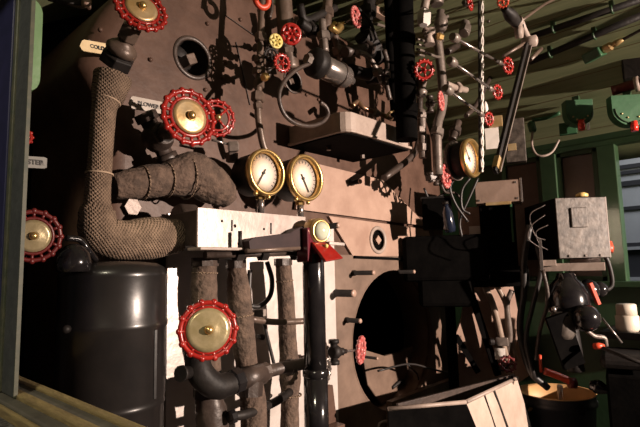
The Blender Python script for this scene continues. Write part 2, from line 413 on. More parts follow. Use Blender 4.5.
lo = [V((Y(329, 250, 0).x, -.012, Y(345, 255, 0).z)), V((2.5, -.012, Y(345, 255, 0).z)), V((2.5, -.012, .02)), V((Y(329, 250, 0).x, -.012, .2))]
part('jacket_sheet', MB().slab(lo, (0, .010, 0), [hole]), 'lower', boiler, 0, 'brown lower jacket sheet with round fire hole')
wl = [V((Y(163, 300, 0).x, -.025, Y(329, 226, 0).z)), V((Y(331, 300, 0).x, -.025, Y(329, 226, 0).z)), V((Y(331, 300, 0).x, -.025, .2)), V((Y(163, 300, 0).x, -.025, .2))]
part('jacket_sheet', MB().slab(wl, (0, .012, 0)), 'foil', boiler, 0, 'crinkled silver sheet behind the lagged pipes')
# rivets/studs on the upper plate
rv_ = [(88, 8), (100, 30), (225, 62), (240, 20), (330, 40), (306, 95), (318, 100), (207, 24), (222, 78), (150, 60), (160, 20), (205, 90), (310, 140), (357, 181)]
for px, py in rv_:
    c = Y(px, py, 0); part('stay_bolt', MB().lathe([(.007, -.001), (.007, .006), (.003, .009), (.0003, .0092)], xf(c, AY), 10), 'plate', boiler)
for a, b in (((88, 40), (120, 52)), ((225, 15), (252, 34)), ((236, 42), (250, 105)), ((252, 34), (290, 46))): part('plate_seam', MB().bar(Y(*a, -.003), Y(*b, -.003), .003, .005, AY), 'dark', boiler)
def peg(px, py, L_, r, label, m='black', tip='cup', y=0):
    c = Y(px, py, y); t = thing('stud', label, 'stud', c, 'studs around the fire hole')
    part('shank', MB().lathe([(r*1.25, 0), (r*1.25, .012), (r, .013), (r, L_)], xf(c, AY), 12), m, t)
    part('stud_end', MB().lathe([(r*1.02, L_), (r*1.02, L_+.003), (r*.8, L_+.006), (.0004, L_+.006)], xf(c, AY), 12), 'jacket', t, 0, 'pale end coloured as lit')  # pale colour stands in for light falling on the stud's end
peg(333, 293, .11, .015, 'thick dark stud with a bright end left of the fire hole top', y=-.012)
peg(346, 320, .075, .010, 'short dark stud at the left rim of the fire hole', y=-.012)
peg(353, 273, .11, .010, 'thin dark stud above the fire hole, left one of two', y=-.012)
peg(398, 272, .09, .009, 'thin dark stud above the fire hole, right one of two', y=-.012)
peg(358, 356, .10, .006, 'small stud just behind the little red wheel by the fire hole', y=-.012)
peg(322, 227, .09, .012, 'round bolt just right of the gauge lamp under the tan sheet', y=-.015)
peg(351, 183, .05, .011, 'short bolt set in the pale tan upper jacket sheet', y=-.02)
# lugs inside the fire hole
for i, (px, py) in enumerate([(392, 388), (432, 370)]):
    c = Y(px, py, .1); t = thing('door_lug', ('small dark hooked lug low inside the fire hole', 'small dark lug at the right inside the fire hole')[i], 'lug', c)
    part('hook', MB().tube([c, c+V((.05, -.01, .02)), c+V((.09, -.01, .02))], .009, 10), 'black', t)
    part('bolt', MB().lathe([(.009, 0), (.009, .012), (.004, .016)], xf(c+V((.06, .05, -.03)), AY), 8), 'grey', t)
one('chain_wire', MB().tube([Y(378, 371, -.03), Y(410, 364, -.05), Y(440, 371, -.08), Y(490, 379, -.1), Y(530, 381, -.12)], .005, 8), 'rubber', 'thin black cable sagging across the bottom of the fire hole', 'cable')
one('door_cable', MB().tube([Y(408, 365, .02), Y(418, 376, .02), Y(417, 390, .02), Y(415, 402, .02)], .004, 8), 'rubber', 'short black cable hanging down inside the fire hole', 'cable')

# ================================================================== LEFT SIDE
# tall lagged pipe with elbow
yl = -.19
p = [Y(113, 77, yl), Y(109, 92, yl), Y(104, 110, yl), Y(101, 150, yl), Y(98, 190, yl), Y(97, 214, yl), Y(101, 233, yl), Y(122, 240, yl), Y(150, 238, yl), Y(178, 236, yl)]
u = S(1, p[3])
lp = thing('lagged_steam_pipe', 'tall woven-lagged steam pipe bending right in an elbow on the left', 'pipe', p[6])
part('lagging', MB().tube(p[:6], [19*u, 17*u, 12*u, 11.5*u, 12*u, 13.5*u], 20, 6, jit=.012), 'lag', lp)
part('elbow_wrap', MB().tube([p[5]+V((0, 0, .02)), p[5], p[6], p[7], p[8], p[9]], [14*u, 17*u, 20*u, 20*u, 22.5*u, 19*u], 24, 6, jit=.015), 'lag', lp)
cd = MB()
for a, b, r in ((.25, 6, 13.2), (.6, 4, 12.6), (.5, 2, 13.2)):
    q = p[b-1].lerp(p[b], a); part('binding_cord', MB().torus(r*u, .0025, xf(q, p[b]-p[b-1]), 24, 6), 'cord', lp)
for px in (151, 153): part('binding_cord', MB().torus(21*u, .0022, xf(Y(px, 237.5, yl), (1, 0, .05)), 28, 6), 'cord', lp)

# its stop valve
base = Y(116, 62, yl); c = Y(141, 9, -.30); a = (c-base).normalized()
v = thing('stop_valve', 'steam stop valve with red wheel at the top of the lagged pipe', 'valve', base)
T = xf(base, a); q = u
part('flange_nut', MB().lathe([(15*q, -4*q), (17.5*q, -3*q), (17.5*q, 7*q), (14*q, 9*q)], T, 6, False), 'black', v, .002)
part('bonnet', MB().lathe([(11*q, 8*q), (15.5*q, 12*q), (16*q, 16*q), (13*q, 20*q), (9*q, 23*q), (8*q, 26*q)], T, 28), 'pipe', v)
part('gland_nut', MB().lathe([(9.5*q, 26*q), (10.5*q, 27*q), (10.5*q, 41*q), (8*q, 43*q)], T, 6, False), 'pipe', v, .002)
part('stem', MB().tube([base+a*.05, c], .008, 12), 'steel', v)
wheel(v, c, a*.6+TOCAM(c)*.4, S(26.5, c), 'ring', 'red', 'brass', 18)
# thick bulging lagged pipe
y2 = -.11
pts = [(112, 187, 13), (134, 184, 15.5), (152, 181, 17), (163, 180, 16), (178, 177, 20), (193, 174, 22), (210, 184, 20), (222, 193, 16), (229, 202, 9)]
f = thing('bulging_lagged_pipe', 'short fat pipe bulging under brown cloth wrapping above the elbow', 'pipe', Y(150, 181, y2))
part('cloth_wrap', MB().tube([Y(a, b, y2) for a, b, r in pts], [S(r, Y(a, b, y2)) for a, b, r in pts], 24, 6, jit=.03), 'lagrough', f)
cd = MB()
for a, b, r in ((142, 183, 17), (166, 180, 17.5), (185, 177, 22)): part('tie_wire', MB().torus(S(r, Y(a, b, y2)), .0025, xf(Y(a, b, y2), (1, 0, .1)), 28, 6), 'lag', f)

# dark gland between elbow and steel shelf
g = thing('pipe_gland', 'dark iron gland joining the woven elbow to the steel manifold', 'pipe fitting', Y(186, 228, -.18))
part('gland_body', MB().lathe([(S(22, p[8]), -.03), (S(24, p[8]), -.02), (S(24, p[8]), .02), (S(18, p[8]), .03), (S(17, p[8]), .06)], xf(Y(186, 226, -.16), (1, -.15, 0)), 24), 'dark', g)
part('packing_nut', MB().lathe([(S(9, p[8]), 0), (S(9, p[8]), .03)], xf(Y(128, 208, -.1), AY), 6, False), 'pipe', g)

# blower valve and its small neighbour
c = Y(189, 117, -.29)
valve('blower_valve', 'large red windowed handwheel with brass disc beside the BLOWER plate', c, Y(157, 138, -.085), S(29.5, c), 'ring', 'red', 'dark', S(15, Y(157, 138, -.1)), pdir=(.6, 0, -1), n=17)
c = Y(217, 118, -.2)
valve('small_steam_valve', 'smaller red wheel tucked behind the large blower wheel', c, Y(200, 128, -.05), S(19, c), 'ring', 'red', 'dark', .02, plate=None, n=16, pdir=(1, 0, 0))
s1 = thing('pipe_union', 'small steel union with dark cap right of the red blower wheels', 'pipe fitting', Y(232, 145, -.12))
part('rod', MB().tube([Y(212, 140, -.12), Y(232, 145, -.12)], .004, 8), 'steel', s1)
part('cap', MB().lathe([(.016, 0), (.018, .004), (.018, .03), (.014, .034)], xf(Y(228, 147, -.12), (.8, -.5, .1)), 6, False), 'grey', s1)
part('lower_nut', MB().lathe([(.02, -.03), (.02, .0)], xf(Y(232, 153, -.1), (0, 0, 1)), 6, False), 'dark', s1)
# name plates
def sign(name, label, body, px0, py0, px1, py1, hpx, y, m, th=.004, tx_=.5, fs=.64):
    a, b = Y(px0, py0, y), Y(px1, py1, y); h = S(hpx, a)/2; d = (b-a).normalized(); n = d.cross(V((0, 0, 1))).normalized(); zz = V((0, 0, 1))
    t = thing(name, label, 'sign', (a+b)/2)
    w = (b-a).length
    poly = [a-zz*h*.8, a-zz*h*.2-d*.006, a+zz*h*.8, a+zz*h+d*.006, b+zz*h-d*.006, b+zz*h*.8, b-zz*h*.8, b-zz*h-d*.006, a-zz*h+d*.006]
    part('sign_plate', MB().slab(poly, -n*th*1), m, t)
    fr = a.lerp(b, tx_)+n*(.001)
    text('lettering', body, fr, d, zz, h*fs, t)
    return t
sign('name_plate_sign', 'small metal plate lettered BLOWER left of the large red wheel', 'BLOWER', 131, 102, 163, 108, 13, -.1, 'sign', tx_=.53)
sign('valve_plate_sign', 'yellowed plate lettered CO half hidden behind the pipe valve', 'COLD', 82, 45, 112, 50, 12, -.03, 'signy')
sg = X(24, 160, .42)
sign('duster_sign', 'grey plate with black capitals half hidden behind the window post', 'DUSTER', 12, 161, 47, 163, 12, -.12, 'signshade', fs=.85)
# left handwheels half behind the post
c = Y(33, 236, -.3)
valve('injector_valve', 'red handwheel coloured as shaded, with brass disc, half hidden by the window post', c, c+V((-.02, .16, -.02)), S(27, c), 'ring', 'darkred', 'black', .03, n=16, plate='olive', ax=(TOCAM(c)+AY*.5).normalized())  # dark red and olive put the wheel's shade into its colours
c = Y(22, 136, -.2)
valve('post_valve', 'sliver of a red handwheel showing behind the window post above the grey plate', c, c+V((0, .12, -.02)), S(11, c), 'knob', 'red', 'black', .014, n=12)
# green visor with rounded corners
yv = -.34; zz = [Y(34, q, yv) for q in (-40, 86)]
xa, xb = Y(25, 40, yv).x, Y(42, 40, yv).x
vp = []
for cx_, cz_, a0 in ((xb-.018, zz[1].z+.02, -90), (xb-.018, Y(34, 4, yv).z-.02, 0)):
    for i in range(7):
        a = math.radians(a0+15*i); vp.append(V((cx_+.018*math.cos(a), yv, cz_+.03*math.sin(a))))
vp = [V((xa, yv, zz[1].z-.01))]+vp+[V((xa, yv, Y(34, -4, yv).z))]
vs_ = thing('window_visor', 'pale green rounded visor panel hanging behind the left window post', 'visor', vp[0])
part('visor_panel', MB().slab(vp, (0, .03, 0)), 'visor', vs_, .006)
part('hinge_strip', MB().bar(V((xa+.012, yv-.004, zz[1].z)), V((xa+.012, yv-.004, Y(34, 4, yv).z)), .004, .006, AY), 'edge', vs_)
# fixture at the top left of the boiler
tf = thing('roof_bracket', 'dark bracket with a pale end hanging at the top left', 'bracket', Y(70, 2, -.1))
part('arm', MB().bar(Y(48, -6, -.1), Y(84, 3, -.1), .03, .02, AY), 'black', tf, .003)
part('end_cap', MB().lathe([(.013, 0), (.013, .02)], xf(Y(82, 2, -.12), (1, -.2, .1)), 12), 'jacket', tf)

# black drum
yd = -.20; dc = Y(113, 330, yd); du = S(1, dc)
dz = lambda py: Y(113, py, yd).z
dr = thing('black_drum', 'tall satin black drum with pressed ribs at lower left', 'drum', V((dc.x, dc.y, 0)))
r0 = 51*du; T = Matrix.Translation(V((dc.x, dc.y, 0)))
prof = [(r0*.97, .0), (r0*.97, dz(405)), (r0, dz(403)), (r0*.985, dz(401)), (r0*.985, dz(397)), (r0, dz(395)), (r0, dz(329)), (r0*1.025, dz(326)), (r0*1.025, dz(322)), (r0, dz(319)), (r0, dz(277)), (r0*1.01, dz(275)), (r0*.985, dz(272)), (r0*.95, dz(268)), (r0*.8, dz(264)), (r0*.5, dz(262)), (.001, dz(261))]
part('drum_shell', MB().lathe(prof, T, 56), 'drum', dr)
part('drain_plug', MB().lathe([(.009, 0), (.009, .01), (.005, .014), (.001, .0145)], xf(Y(67, 329, yd-.08), (-.6, -.8, 0)), 12), 'black', dr)
part('seam_strip', MB().bar(V((dc.x+r0*.40, dc.y-r0*.925, dz(395))), V((dc.x+r0*.40, dc.y-r0*.925, dz(329))), .006, .004, AY), 'drum', dr)
dv = thing('drain_cock', 'small shiny black cock standing at the top left of the drum', 'valve', Y(72, 262, -.3))
part('cock_body', MB().lathe([(14*du, -.03), (15*du, -.01), (13*du, .01), (8*du, .025), (4*du, .03)], xf(Y(74, 258, -.27), (0, 0, 1)), 20), 'gloss', dv)
part('swan_neck', MB().tube([Y(66, 238, -.26), Y(80, 240, -.26), Y(88, 250, -.26), Y(96, 260, -.24)], .007, 10), 'gloss', dv)

# ================================================================== GAUGES
def gauge(label, px, py, Rpx, y, hand, group='twin pressure gauges', depth=.10, stem=True, ax=AY):
    c = Y(px, py, y); R_ = S(Rpx, c); T = xf(c, ax); a = V(ax)
    t = thing('pressure_gauge', label, 'gauge', c, group)
    part('case', MB().lathe([(R_*.82, -depth), (R_*.9, -depth+.01), (R_*.93, -.02), (R_*.9, -.0135)], T, 40), 'black', t)
    part('bezel', MB().lathe([(R_*.93, -.014), (R_, -.01), (R_*1.02, .004), (R_*.97, .014), (R_*.86, .012), (R_*.85, -.012)], T, 44, cap=False), 'goldb', t, 0, 'brass rim')
    d = part('dial', MB().lathe([(R_*.86, -.012), (.001, -.0119)], T, 40), 'dial', t)
    tk = MB()
    for i in range(19):
        b = math.radians(-45+270*i/18); dd = V((math.cos(b), math.sin(b), 0))
        tk.bar(T @ (dd*R_*.66+V((0, 0, -.0115))), T @ (dd*R_*.78+V((0, 0, -.0115))), .002, .001, a)
    part('scale_ticks', tk, 'ink', d)
    dd = V((math.cos(hand), math.sin(hand), 0))
    part('needle', MB().bar(T @ (dd*-R_*.2+V((0, 0, -.008))), T @ (dd*R_*.66+V((0, 0, -.008))), .004, .002, a).lathe([(R_*.06, -.011), (R_*.06, -.005)], T, 12), 'ink', t)
    if stem:
        part('stem_pipe', MB().tube([c+V((.004, .03, -R_*.92)), c+V((.004, .03, -R_*1.75))], .012, 14), 'steel', t)
        part('union_nut', MB().lathe([(.017, 0), (.017, .02)], xf(c+V((.004, .03, -R_*1.12)), (0, 0, 1)), 6, False), 'goldb', t)
        for k in ((-R_*.55, 0, -R_*.95), (R_*.15, 0, -R_*1.04)): part('lug', MB().ball(c+V(k), .008), 'goldb', t)
    else:
        part('back_flange', MB().lathe([(R_*1.05, -depth-.012), (R_*1.05, -depth)], T, 36), 'grey', t)
    return t
gauge('brass-rimmed pressure gauge with lower left needle, left one of the pair', 265.5, 172.5, 23.5, -.20, math.radians(238))
gauge('brass-rimmed pressure gauge with brightest white dial, right one of the pair', 305, 178, 23.5, -.20, math.radians(300))
gauge('cream brass-rimmed gauge seen edge on below the dark column at right', 471, 158, 19.5, -.42, 2.2, group=None, depth=.07, stem=False)

# ================================================================== STEEL SHELF / MANIFOLD
ys = -.30
TL, BR = Y(198, 207.5, ys), Y(306, 248, ys); BL = Y(200, 247, ys)
sh = thing('steel_manifold', 'long bright steel manifold face with small holes under the twin gauges', 'manifold', (TL+BR)/2)
hs_ = [((222, 221), .004), ((235, 226), .005), ((264, 229), .004)]
hl = [circ(Y(a, b, ys), r, ys, 12) for (a, b), r in hs_]
fx0, fx1, fz1, fz0 = TL.x, BR.x, TL.z, BL.z
part('face_plate', MB().slab([V((fx0, ys, fz0)), V((fx1, ys, fz0)), V((fx1, ys, fz1)), V((fx0, ys, fz1))], (0, .008, 0), hl), 'bench', sh)
part('body_box', MB().span((fx0+.004, ys+.009, fz0+.004), (fx1-.004, -.03, fz1-.004)), 'dark', sh, .004)
part('slot', MB().bar(Y(232, 220, ys-.001), Y(232, 231, ys-.001), .003, .004, AY).bar(Y(271, 223, ys-.001), Y(271, 234, ys-.001), .003, .004, AY), 'ink', sh)
part('bottom_lip', MB().span((fx0, ys-.012, fz0-.008), (fx1, ys+.05, fz0)), 'casting', sh, .002)
bm_ = thing('union_rail', 'dark pipe rail running along under the bright steel manifold', 'pipe', Y(250, 254, -.3))
part('rail', MB().tube([Y(205, 255, -.28), Y(310, 252, -.28)], S(4, TL), 12), 'dark', bm_)
part('brown_rod', MB().tube([Y(246, 251, -.33), Y(300, 248, -.33)], S(2.6, TL), 10), 'pipe', bm_)
for px in (238, 263, 296): part('union_nut', MB().lathe([(S(7, TL), -.012), (S(7, TL), .012)], xf(Y(px, 255, -.28), (1, 0, 0)), 6, False), 'black', bm_)
hf = thing('half_flange', 'dark round-backed iron block in front of the manifold right end', 'bracket', Y(275, 243, -.34))
poly = [Y(a, b, -.335) for a, b in ((250, 250), (249, 241), (253, 238), (262, 236.5), (290, 233), (296, 229), (304, 226), (305, 250))]
part('block', MB().slab(poly, (0, .03, 0)), mat('purple_brown_iron', (.02, .010, .011), .5, 0, (.034, .018, .018), 20, spec=.15), hf, .003)
part('pin', MB().tube([Y(240, 231, -.33), Y(240, 246, -.33)], S(2.2, TL), 10), 'black', hf)
# vertical lagged pipes
def vpipe(label, pts, m='lagrough', name='lagged_drop_pipe', jit=.04, wraps=()):
    q = [Y(a, b, y) for a, b, y, r in pts]; t = thing(name, label, 'pipe', q[-1], 'lagged drop pipes under the manifold')
    part('lagging', MB().tube(q, [S(r, k) for (a, b, y, r), k in zip(pts, q)], 20, 6, jit=jit), m, t)
    part('pipe_collar', MB().lathe([(S(pts[0][3]*1.15, q[0]), -.012), (S(pts[0][3]*1.15, q[0]), .012)], xf(q[0], (0, 0, 1)), 8, False), 'dark', t)
    w = MB()
    for i, fr in wraps: part('tie_wire', MB().torus(S(pts[i][3]*1.02, q[i]), .003, xf(q[i].lerp(q[i+1], fr), q[i+1]-q[i]), 20, 6), 'lag', t)
vpipe('rough lagged drop pipe behind the lower red wheel', [(205, 262, -.2, 12), (204, 290, -.2, 13), (206, 330, -.2, 13), (207, 372, -.2, 14)], wraps=((0, .4), (1, .6)))
vpipe('rough lagged drop pipe between the lower red wheel and the hose loop', [(236, 264, -.2, 9), (239, 295, -.2, 12), (243, 335, -.2, 12), (247, 365, -.2, 11), (253, 400, -.22, 13), (254, 470, -.22, 13)], wraps=((1, .5), (3, .7)))
vpipe('slim lagged drop pipe just left of the gloss black column', [(283, 262, -.13, 8), (286, 300, -.13, 8.5), (288, 345, -.13, 9), (290, 375, -.13, 11), (290, 400, -.13, 9), (289, 470, -.13, 10)], wraps=((0, .5), (2, .5), (3, .8)))
vpipe('dark outlet pipe leaving frame under the lower red wheel', [(208, 392, -.19, 13), (212, 420, -.19, 16), (214, 470, -.19, 16)], 'dark')
# gloss column
bx = thing('gloss_black_column', 'tall gloss black column under the gauge lamp', 'column', Y(313, 470, -.34))
q0 = Y(313, 250, -.34); cr = S(11.5, q0)
def cz(py): return Y(313, py, -.34).z
part('upper_tube', MB().lathe([(cr*.95, cz(372)), (cr*.95, cz(256)), (cr*.8, cz(252))], Matrix.Translation((q0.x, q0.y, 0)), 32), 'gloss', bx)
part('lower_tube', MB().lathe([(cr*1.02, cz(475)), (cr*1.02, cz(377))], Matrix.Translation((q0.x, q0.y, 0)), 32), 'gloss', bx)
part('collar', MB().lathe([(cr*1.02, cz(377.5)), (cr*1.1, cz(376)), (cr*1.1, cz(371)), (cr, cz(369))], Matrix.Translation((q0.x, q0.y, 0)), 32), 'gloss', bx)
# gauge lamp with red hood
lc = Y(321, 231, -.37); lu = S(1, lc); n_ = (TOCAM(lc)*.6+V((.25, -1, 0))).normalized()
gl = thing('gauge_lamp', 'small gauge lamp with round pale lens and red hood on the black column', 'lamp', lc)
T = xf(lc, n_)
part('lamp_case', MB().lathe([(11*lu, -.05), (13*lu, -.04), (13*lu, -.004), (11*lu, .002)], T, 28), 'brass', gl)
part('lens', MB().lathe([(9.5*lu, 0), (9*lu, .008), (6*lu, .015), (.001, .018)], T, 24), 'glass', gl)
part('lens_rim', MB().torus(10.4*lu, 1.4*lu, T, 28, 8), 'goldb', gl)
rt = n_.cross(V((0, 0, 1))).normalized()*-1
if rt.dot(RT) < 0: rt = -rt
hd = [lc+rt*(-12*lu)+V((0, 0, -11*lu)), lc+rt*(10*lu)+V((0, 0, -12*lu)), lc+rt*(15*lu)+n_*.05+V((0, 0, -27*lu)), lc+rt*(-8*lu)+n_*.05+V((0, 0, -30*lu))]
part('red_hood', MB().slab(hd, n_*-.012+V((0, 0, -.004))), 'red', gl, .003, 'red flared hood')
part('side_case', MB().box(lc+rt*(-13*lu)+V((0, 0, -14*lu))-n_*.03, (9*lu, .05, 34*lu)), 'burgundy', gl, .004)
part('base_case', MB().box(lc+rt*(1*lu)+V((0, 0, -17*lu))-n_*.02, (22*lu, .04, 12*lu)), 'burgundy', gl, .003)
part('indicator', MB().ball(lc+rt*(1.5*lu)+V((0, 0, -15*lu))+n_*.018, 2.2*lu), 'yellow', gl)
part('steel_tab', MB().bar(lc+rt*(8*lu)+V((0, 0, -12*lu)), lc+rt*(29*lu)+V((0, 0, -13*lu)), 6*lu, .01), 'steel', gl, .001)

# lower left wheel valve and cross piping
c = Y(208, 330, -.34); ax = (TOCAM(c)*.75+AY*.25).normalized()
valve('cross_valve', 'lower red handwheel with wide brass disc in front of the lagged pipes', c, c-ax*.13+V((0, 0, -.03)), S(30, c), 'ring', 'red', 'black', S(14, c), n=14, ax=ax, pdir=(.3, 0, 1), pr=.72, plate='olive')
cp = thing('cross_pipe', 'black elbow and union pipe crossing from the lower wheel to the column', 'pipe', Y(245, 375, -.24))
part('elbow', MB().tube([Y(197, 350, -.24), Y(200, 372, -.26), Y(216, 386, -.27), Y(236, 382, -.27)], [S(13, c), S(14, c), S(14, c), S(12, c)], 20, 6), 'black', cp)
part('union_nut', MB().lathe([(S(12, c), -.018), (S(14, c), -.012), (S(14, c), .012), (S(12, c), .018)], xf(Y(236, 381, -.27), (1, 0, .1)), 8, False), 'gloss', cp)
part('tee', MB().tube([Y(240, 380, -.26), Y(262, 374, -.25)], S(12, c), 18).lathe([(S(15, c), -.02), (S(15, c), .02)], xf(Y(250, 388, -.25), (.1, 0, 1)), 8, False), 'dark', cp)
part('cross_tube', MB().tube([Y(258, 374, -.25), Y(282, 368, -.25), Y(312, 362, -.28)], S(7.5, c), 16).lathe([(S(11, c), -.012), (S(11, c), .012)], xf(Y(264, 372, -.25), (1, 0, .1)), 8, False).lathe([(S(10, c), -.008), (S(10, c), .008)], xf(Y(290, 367, -.25), (1, 0, .1)), 12), 'dark', cp)
part('side_stub', MB().lathe([(.016, 0), (.016, .03), (.02, .03), (.02, .04)], xf(Y(190, 372, -.26), (-1, -.4, .1)), 12), 'black', cp)
cl = thing('drain_valve', 'black drain cock low between the lagged drop pipes', 'valve', Y(236, 416, -.25))
part('cock_body', MB().tube([Y(230, 417, -.25), Y(250, 413, -.25), Y(275, 402, -.2), Y(290, 392, -.16)], .013, 12), 'black', cl)
part('cock_end', MB().lathe([(.019, -.008), (.019, .008)], xf(Y(232, 417, -.25), (1, 0, .1)), 8, False), 'gloss', cl)
# hose loop & rods in front of the white sheet
one('hose_loop', MB().tube([Y(250, 270, -.16), Y(249, 292, -.16), Y(250, 305, -.16)], .008, 10), 'rubber', 'straight black hose beside the second lagged drop pipe', 'hose')
one('sagging_hose', MB().tube([Y(267, 262, -.18), Y(272, 280, -.18), Y(270, 296, -.18), Y(260, 306, -.18), Y(250, 306, -.18)], .008, 10), 'rubber', 'black hose looping in front of the bright silver sheet', 'hose')
one('brown_rod', MB().tube([Y(250, 319, -.2), Y(275, 322, -.2), Y(306, 321, -.24)], .010, 12), 'pipe', 'brown rod running left from the black column', 'rod')
ft = thing('hose_clip', 'small steel clip block holding the hose against the silver sheet', 'clip', Y(258, 312, -.12))
part('clip_block', MB().box(Y(258, 313, -.12), (.05, .03, .025)), 'grey', ft, .003)
part('screw', MB().lathe([(.007, 0), (.007, .02)], xf(Y(258, 336, -.06), AY), 8).lathe([(.01, 0), (.01, .012)], xf(Y(261, 337, -.03), AY), 8), 'black', ft)
one('thin_conduit', MB().tube([Y(264, 322, -.1), Y(268, 340, -.1), Y(276, 372, -.1)], .006, 8), 'rubber', 'thin black conduit slanting down the silver sheet left of slim pipe', 'conduit')
one('bent_conduit', MB().tube([Y(293, 335, -.08), Y(297, 360, -.08), Y(296, 380, -.08)], .005, 8), 'rubber', 'thin black conduit between the slim lagged pipe and the column', 'conduit')
# try cocks right of column
c = Y(361, 350, -.2); axr = (RT*.93-FW*.36).normalized()
valve('try_cock', 'little red wheel on a black spindle left of the fire hole', c, Y(334, 352, -.22), S(14, c), 'knob', 'pinkred', 'black', .024, n=14, ax=axr, pdir=(0, 0, 1))
c = Y(326, 371, -.30)
valve('grey_cock', 'little bare metal wheel tight against the gloss black column', c, Y(318, 371, -.29), S(13, c), 'knob', 'steel', 'black', .01, n=14, ax=axr, pdir=(0, 0, 1))
lb = thing('foot_bracket', 'brown flat bracket at the foot of the black column', 'bracket', Y(330, 425, -.1))
part('flat', MB().slab([Y(a, b, -.1) for a, b in ((326, 385), (333, 385), (337, 420), (337, 430), (326, 430))], (0, .02, 0)), 'plate', lb, .002)
part('toe', MB().box(Y(333, 428, -.12), (.08, .05, .02)), 'plate', lb, .002)
for i, px in enumerate((380, 392)):
    pass
one('staple', MB().tube([Y(379, 430, -.05), Y(380, 423, -.05), Y(392, 421, -.05), Y(396, 430, -.05)], .006, 8), 'casting', 'small bent wire staple at the foot of the brown plate', 'staple')

# ================================================================== TOP CENTRE PIPEWORK
yt = -.16
def straight(name, label, pts, rpx, m, y, fit=(), fm=None, cat='pipe', group=None, jit=0):
    q = [Y(a, b, y) for a, b in pts]; u_ = S(1, q[len(q)//2]); t = thing(name, label, cat, q[-1], group)
    part('tube', MB().tube(q, rpx*u_, 14, 5, jit=jit), m, t)
    for (px, py, rr, hh) in fit:
        i = min(range(len(q)-1), key=lambda k: abs((pts[k][1]+pts[k+1][1])/2-py)); d = q[i+1]-q[i]
        part('pipe_nut', MB().lathe([(rr*.85*u_, -hh*u_), (rr*u_, -hh*.8*u_), (rr*u_, hh*.8*u_), (rr*.85*u_, hh*u_)], xf(Y(px, py, y), d), 6, False), fm or m, t)
    return t
straight('slim_branch_pipe', 'slim brown pipe with many nuts above the left gauge', [(263, -20), (261, 30), (260, 60), (258, 110), (262, 140), (266, 152)], 3.6, 'pipe', yt, [(261, 38, 6.5, 5), (260, 60, 6, 4), (259, 84, 5.5, 4), (258, 97, 7, 5), (258, 106, 5, 3), (260, 72, 8, 4)])
straight('thick_riser_pipe', 'thick brown riser pipe behind the flat red wheel', [(282, -20), (285, 20), (287, 48), (291, 70)], 8.5, 'pipe', -.09, [(288, 52, 10, 3)])
tk = thing('tank_shackle', 'red open ring hanging over the slim pipe at the top', 'shackle', Y(262, 3, -.2))
c = Y(262, 0, -.2); part('ring', MB().torus(S(7.5, c), S(3, c), xf(c, (AY*.7+TOCAM(c)*.3)), 20, 8, 1, PI*.9, PI*2.6), 'orange', tk)
part('link', MB().tube([Y(256, -12, -.2), Y(255, 0, -.2)], S(3, c), 10), 'orange', tk)
one('hanging_chain', MB().tube([Y(271, -10, -.19), Y(272, 5, -.19), Y(270, 18, -.19)], .006, 8, jit=.4), 'dark', 'short dark chain dangling beside the red open ring', 'chain')
c = Y(276, 41, -.24)
valve('yellow_cock', 'small yellow wheel between the slim pipe and the thick riser', c, Y(262, 50, -.13), S(7.5, c), 'hole', 'yellow', 'dark', .018, pdir=(1, 0, 0))
c = Y(291, 34, -.26)
valve('flat_red_valve', 'flat red wheel with six round holes in front of the thick riser', c, Y(280, 42, -.13), S(11, c), 'hole', 'red', 'dark', .014)
c = Y(271, 55, -.22)
valve('dark_cock', 'small blackened wheel just left of the knobbly red wheel', c, Y(260, 60, -.12), S(8, c), 'knob', 'black', 'dark', .016, n=12)
c = Y(282, 63, -.27)
valve('knobbly_red_valve', 'knobbly red wheel with pale boss below the flat six-hole wheel', c, Y(262, 73, -.14), S(10, c), 'knob', 'red', 'dark', .017, n=16)
one('brass_union', MB().lathe([(.011, -.012), (.014, -.008), (.014, .008), (.011, .012)], xf(Y(265, 77, -.2), AY), 6, False), 'goldb', 'small brass union under the knobbly red wheel on the slim pipe', 'pipe fitting')
# copper hose loop and whistle cylinder
one('lubricator_tube', MB().tube([Y(311, 63, -.28), Y(296, 70, -.28), Y(284, 82, -.28), Y(279, 96, -.28), Y(283, 112, -.28), Y(293, 122, -.28), Y(308, 126, -.28), Y(321, 123, -.28), Y(328, 115, -.28), Y(326, 107, -.28), Y(320, 102, -.28)], S(2.2, Y(290, 100, -.28)), 12), 'dark', 'thin grey tube curling in a loop below the bright cylinder', 'tube')
wc0, wc1 = Y(312, 61, -.28), Y(350, 80, -.28); wu = S(1, wc0); wd = wc1-wc0; Lw = wd.length; T = xf(wc0, wd)
wz = thing('lubricator_cylinder', 'shiny steel cylinder lying sideways with a black flange', 'lubricator', wc0)
part('barrel', MB().lathe([(10*wu, Lw*.25), (12*wu, Lw*.3), (12*wu, Lw*.85), (10.5*wu, Lw*.9), (9*wu, Lw*.92), (5*wu, Lw*.98), (4*wu, Lw*1.08)], T, 32), 'steel', wz)
part('flange', MB().lathe([(6*wu, -Lw*.05), (14*wu, Lw*.02), (15*wu, Lw*.05), (15*wu, Lw*.2), (11*wu, Lw*.25)], T, 28), 'black', wz)
part('inlet_nut', MB().lathe([(5*wu, -Lw*.14), (6*wu, -Lw*.1), (6*wu, -.01)], T, 6, False), 'grey', wz)
part('strap', MB().torus(12.2*wu, 1*wu, xf(wc0+wd*.7, wd), 28, 6), 'dark', wz)
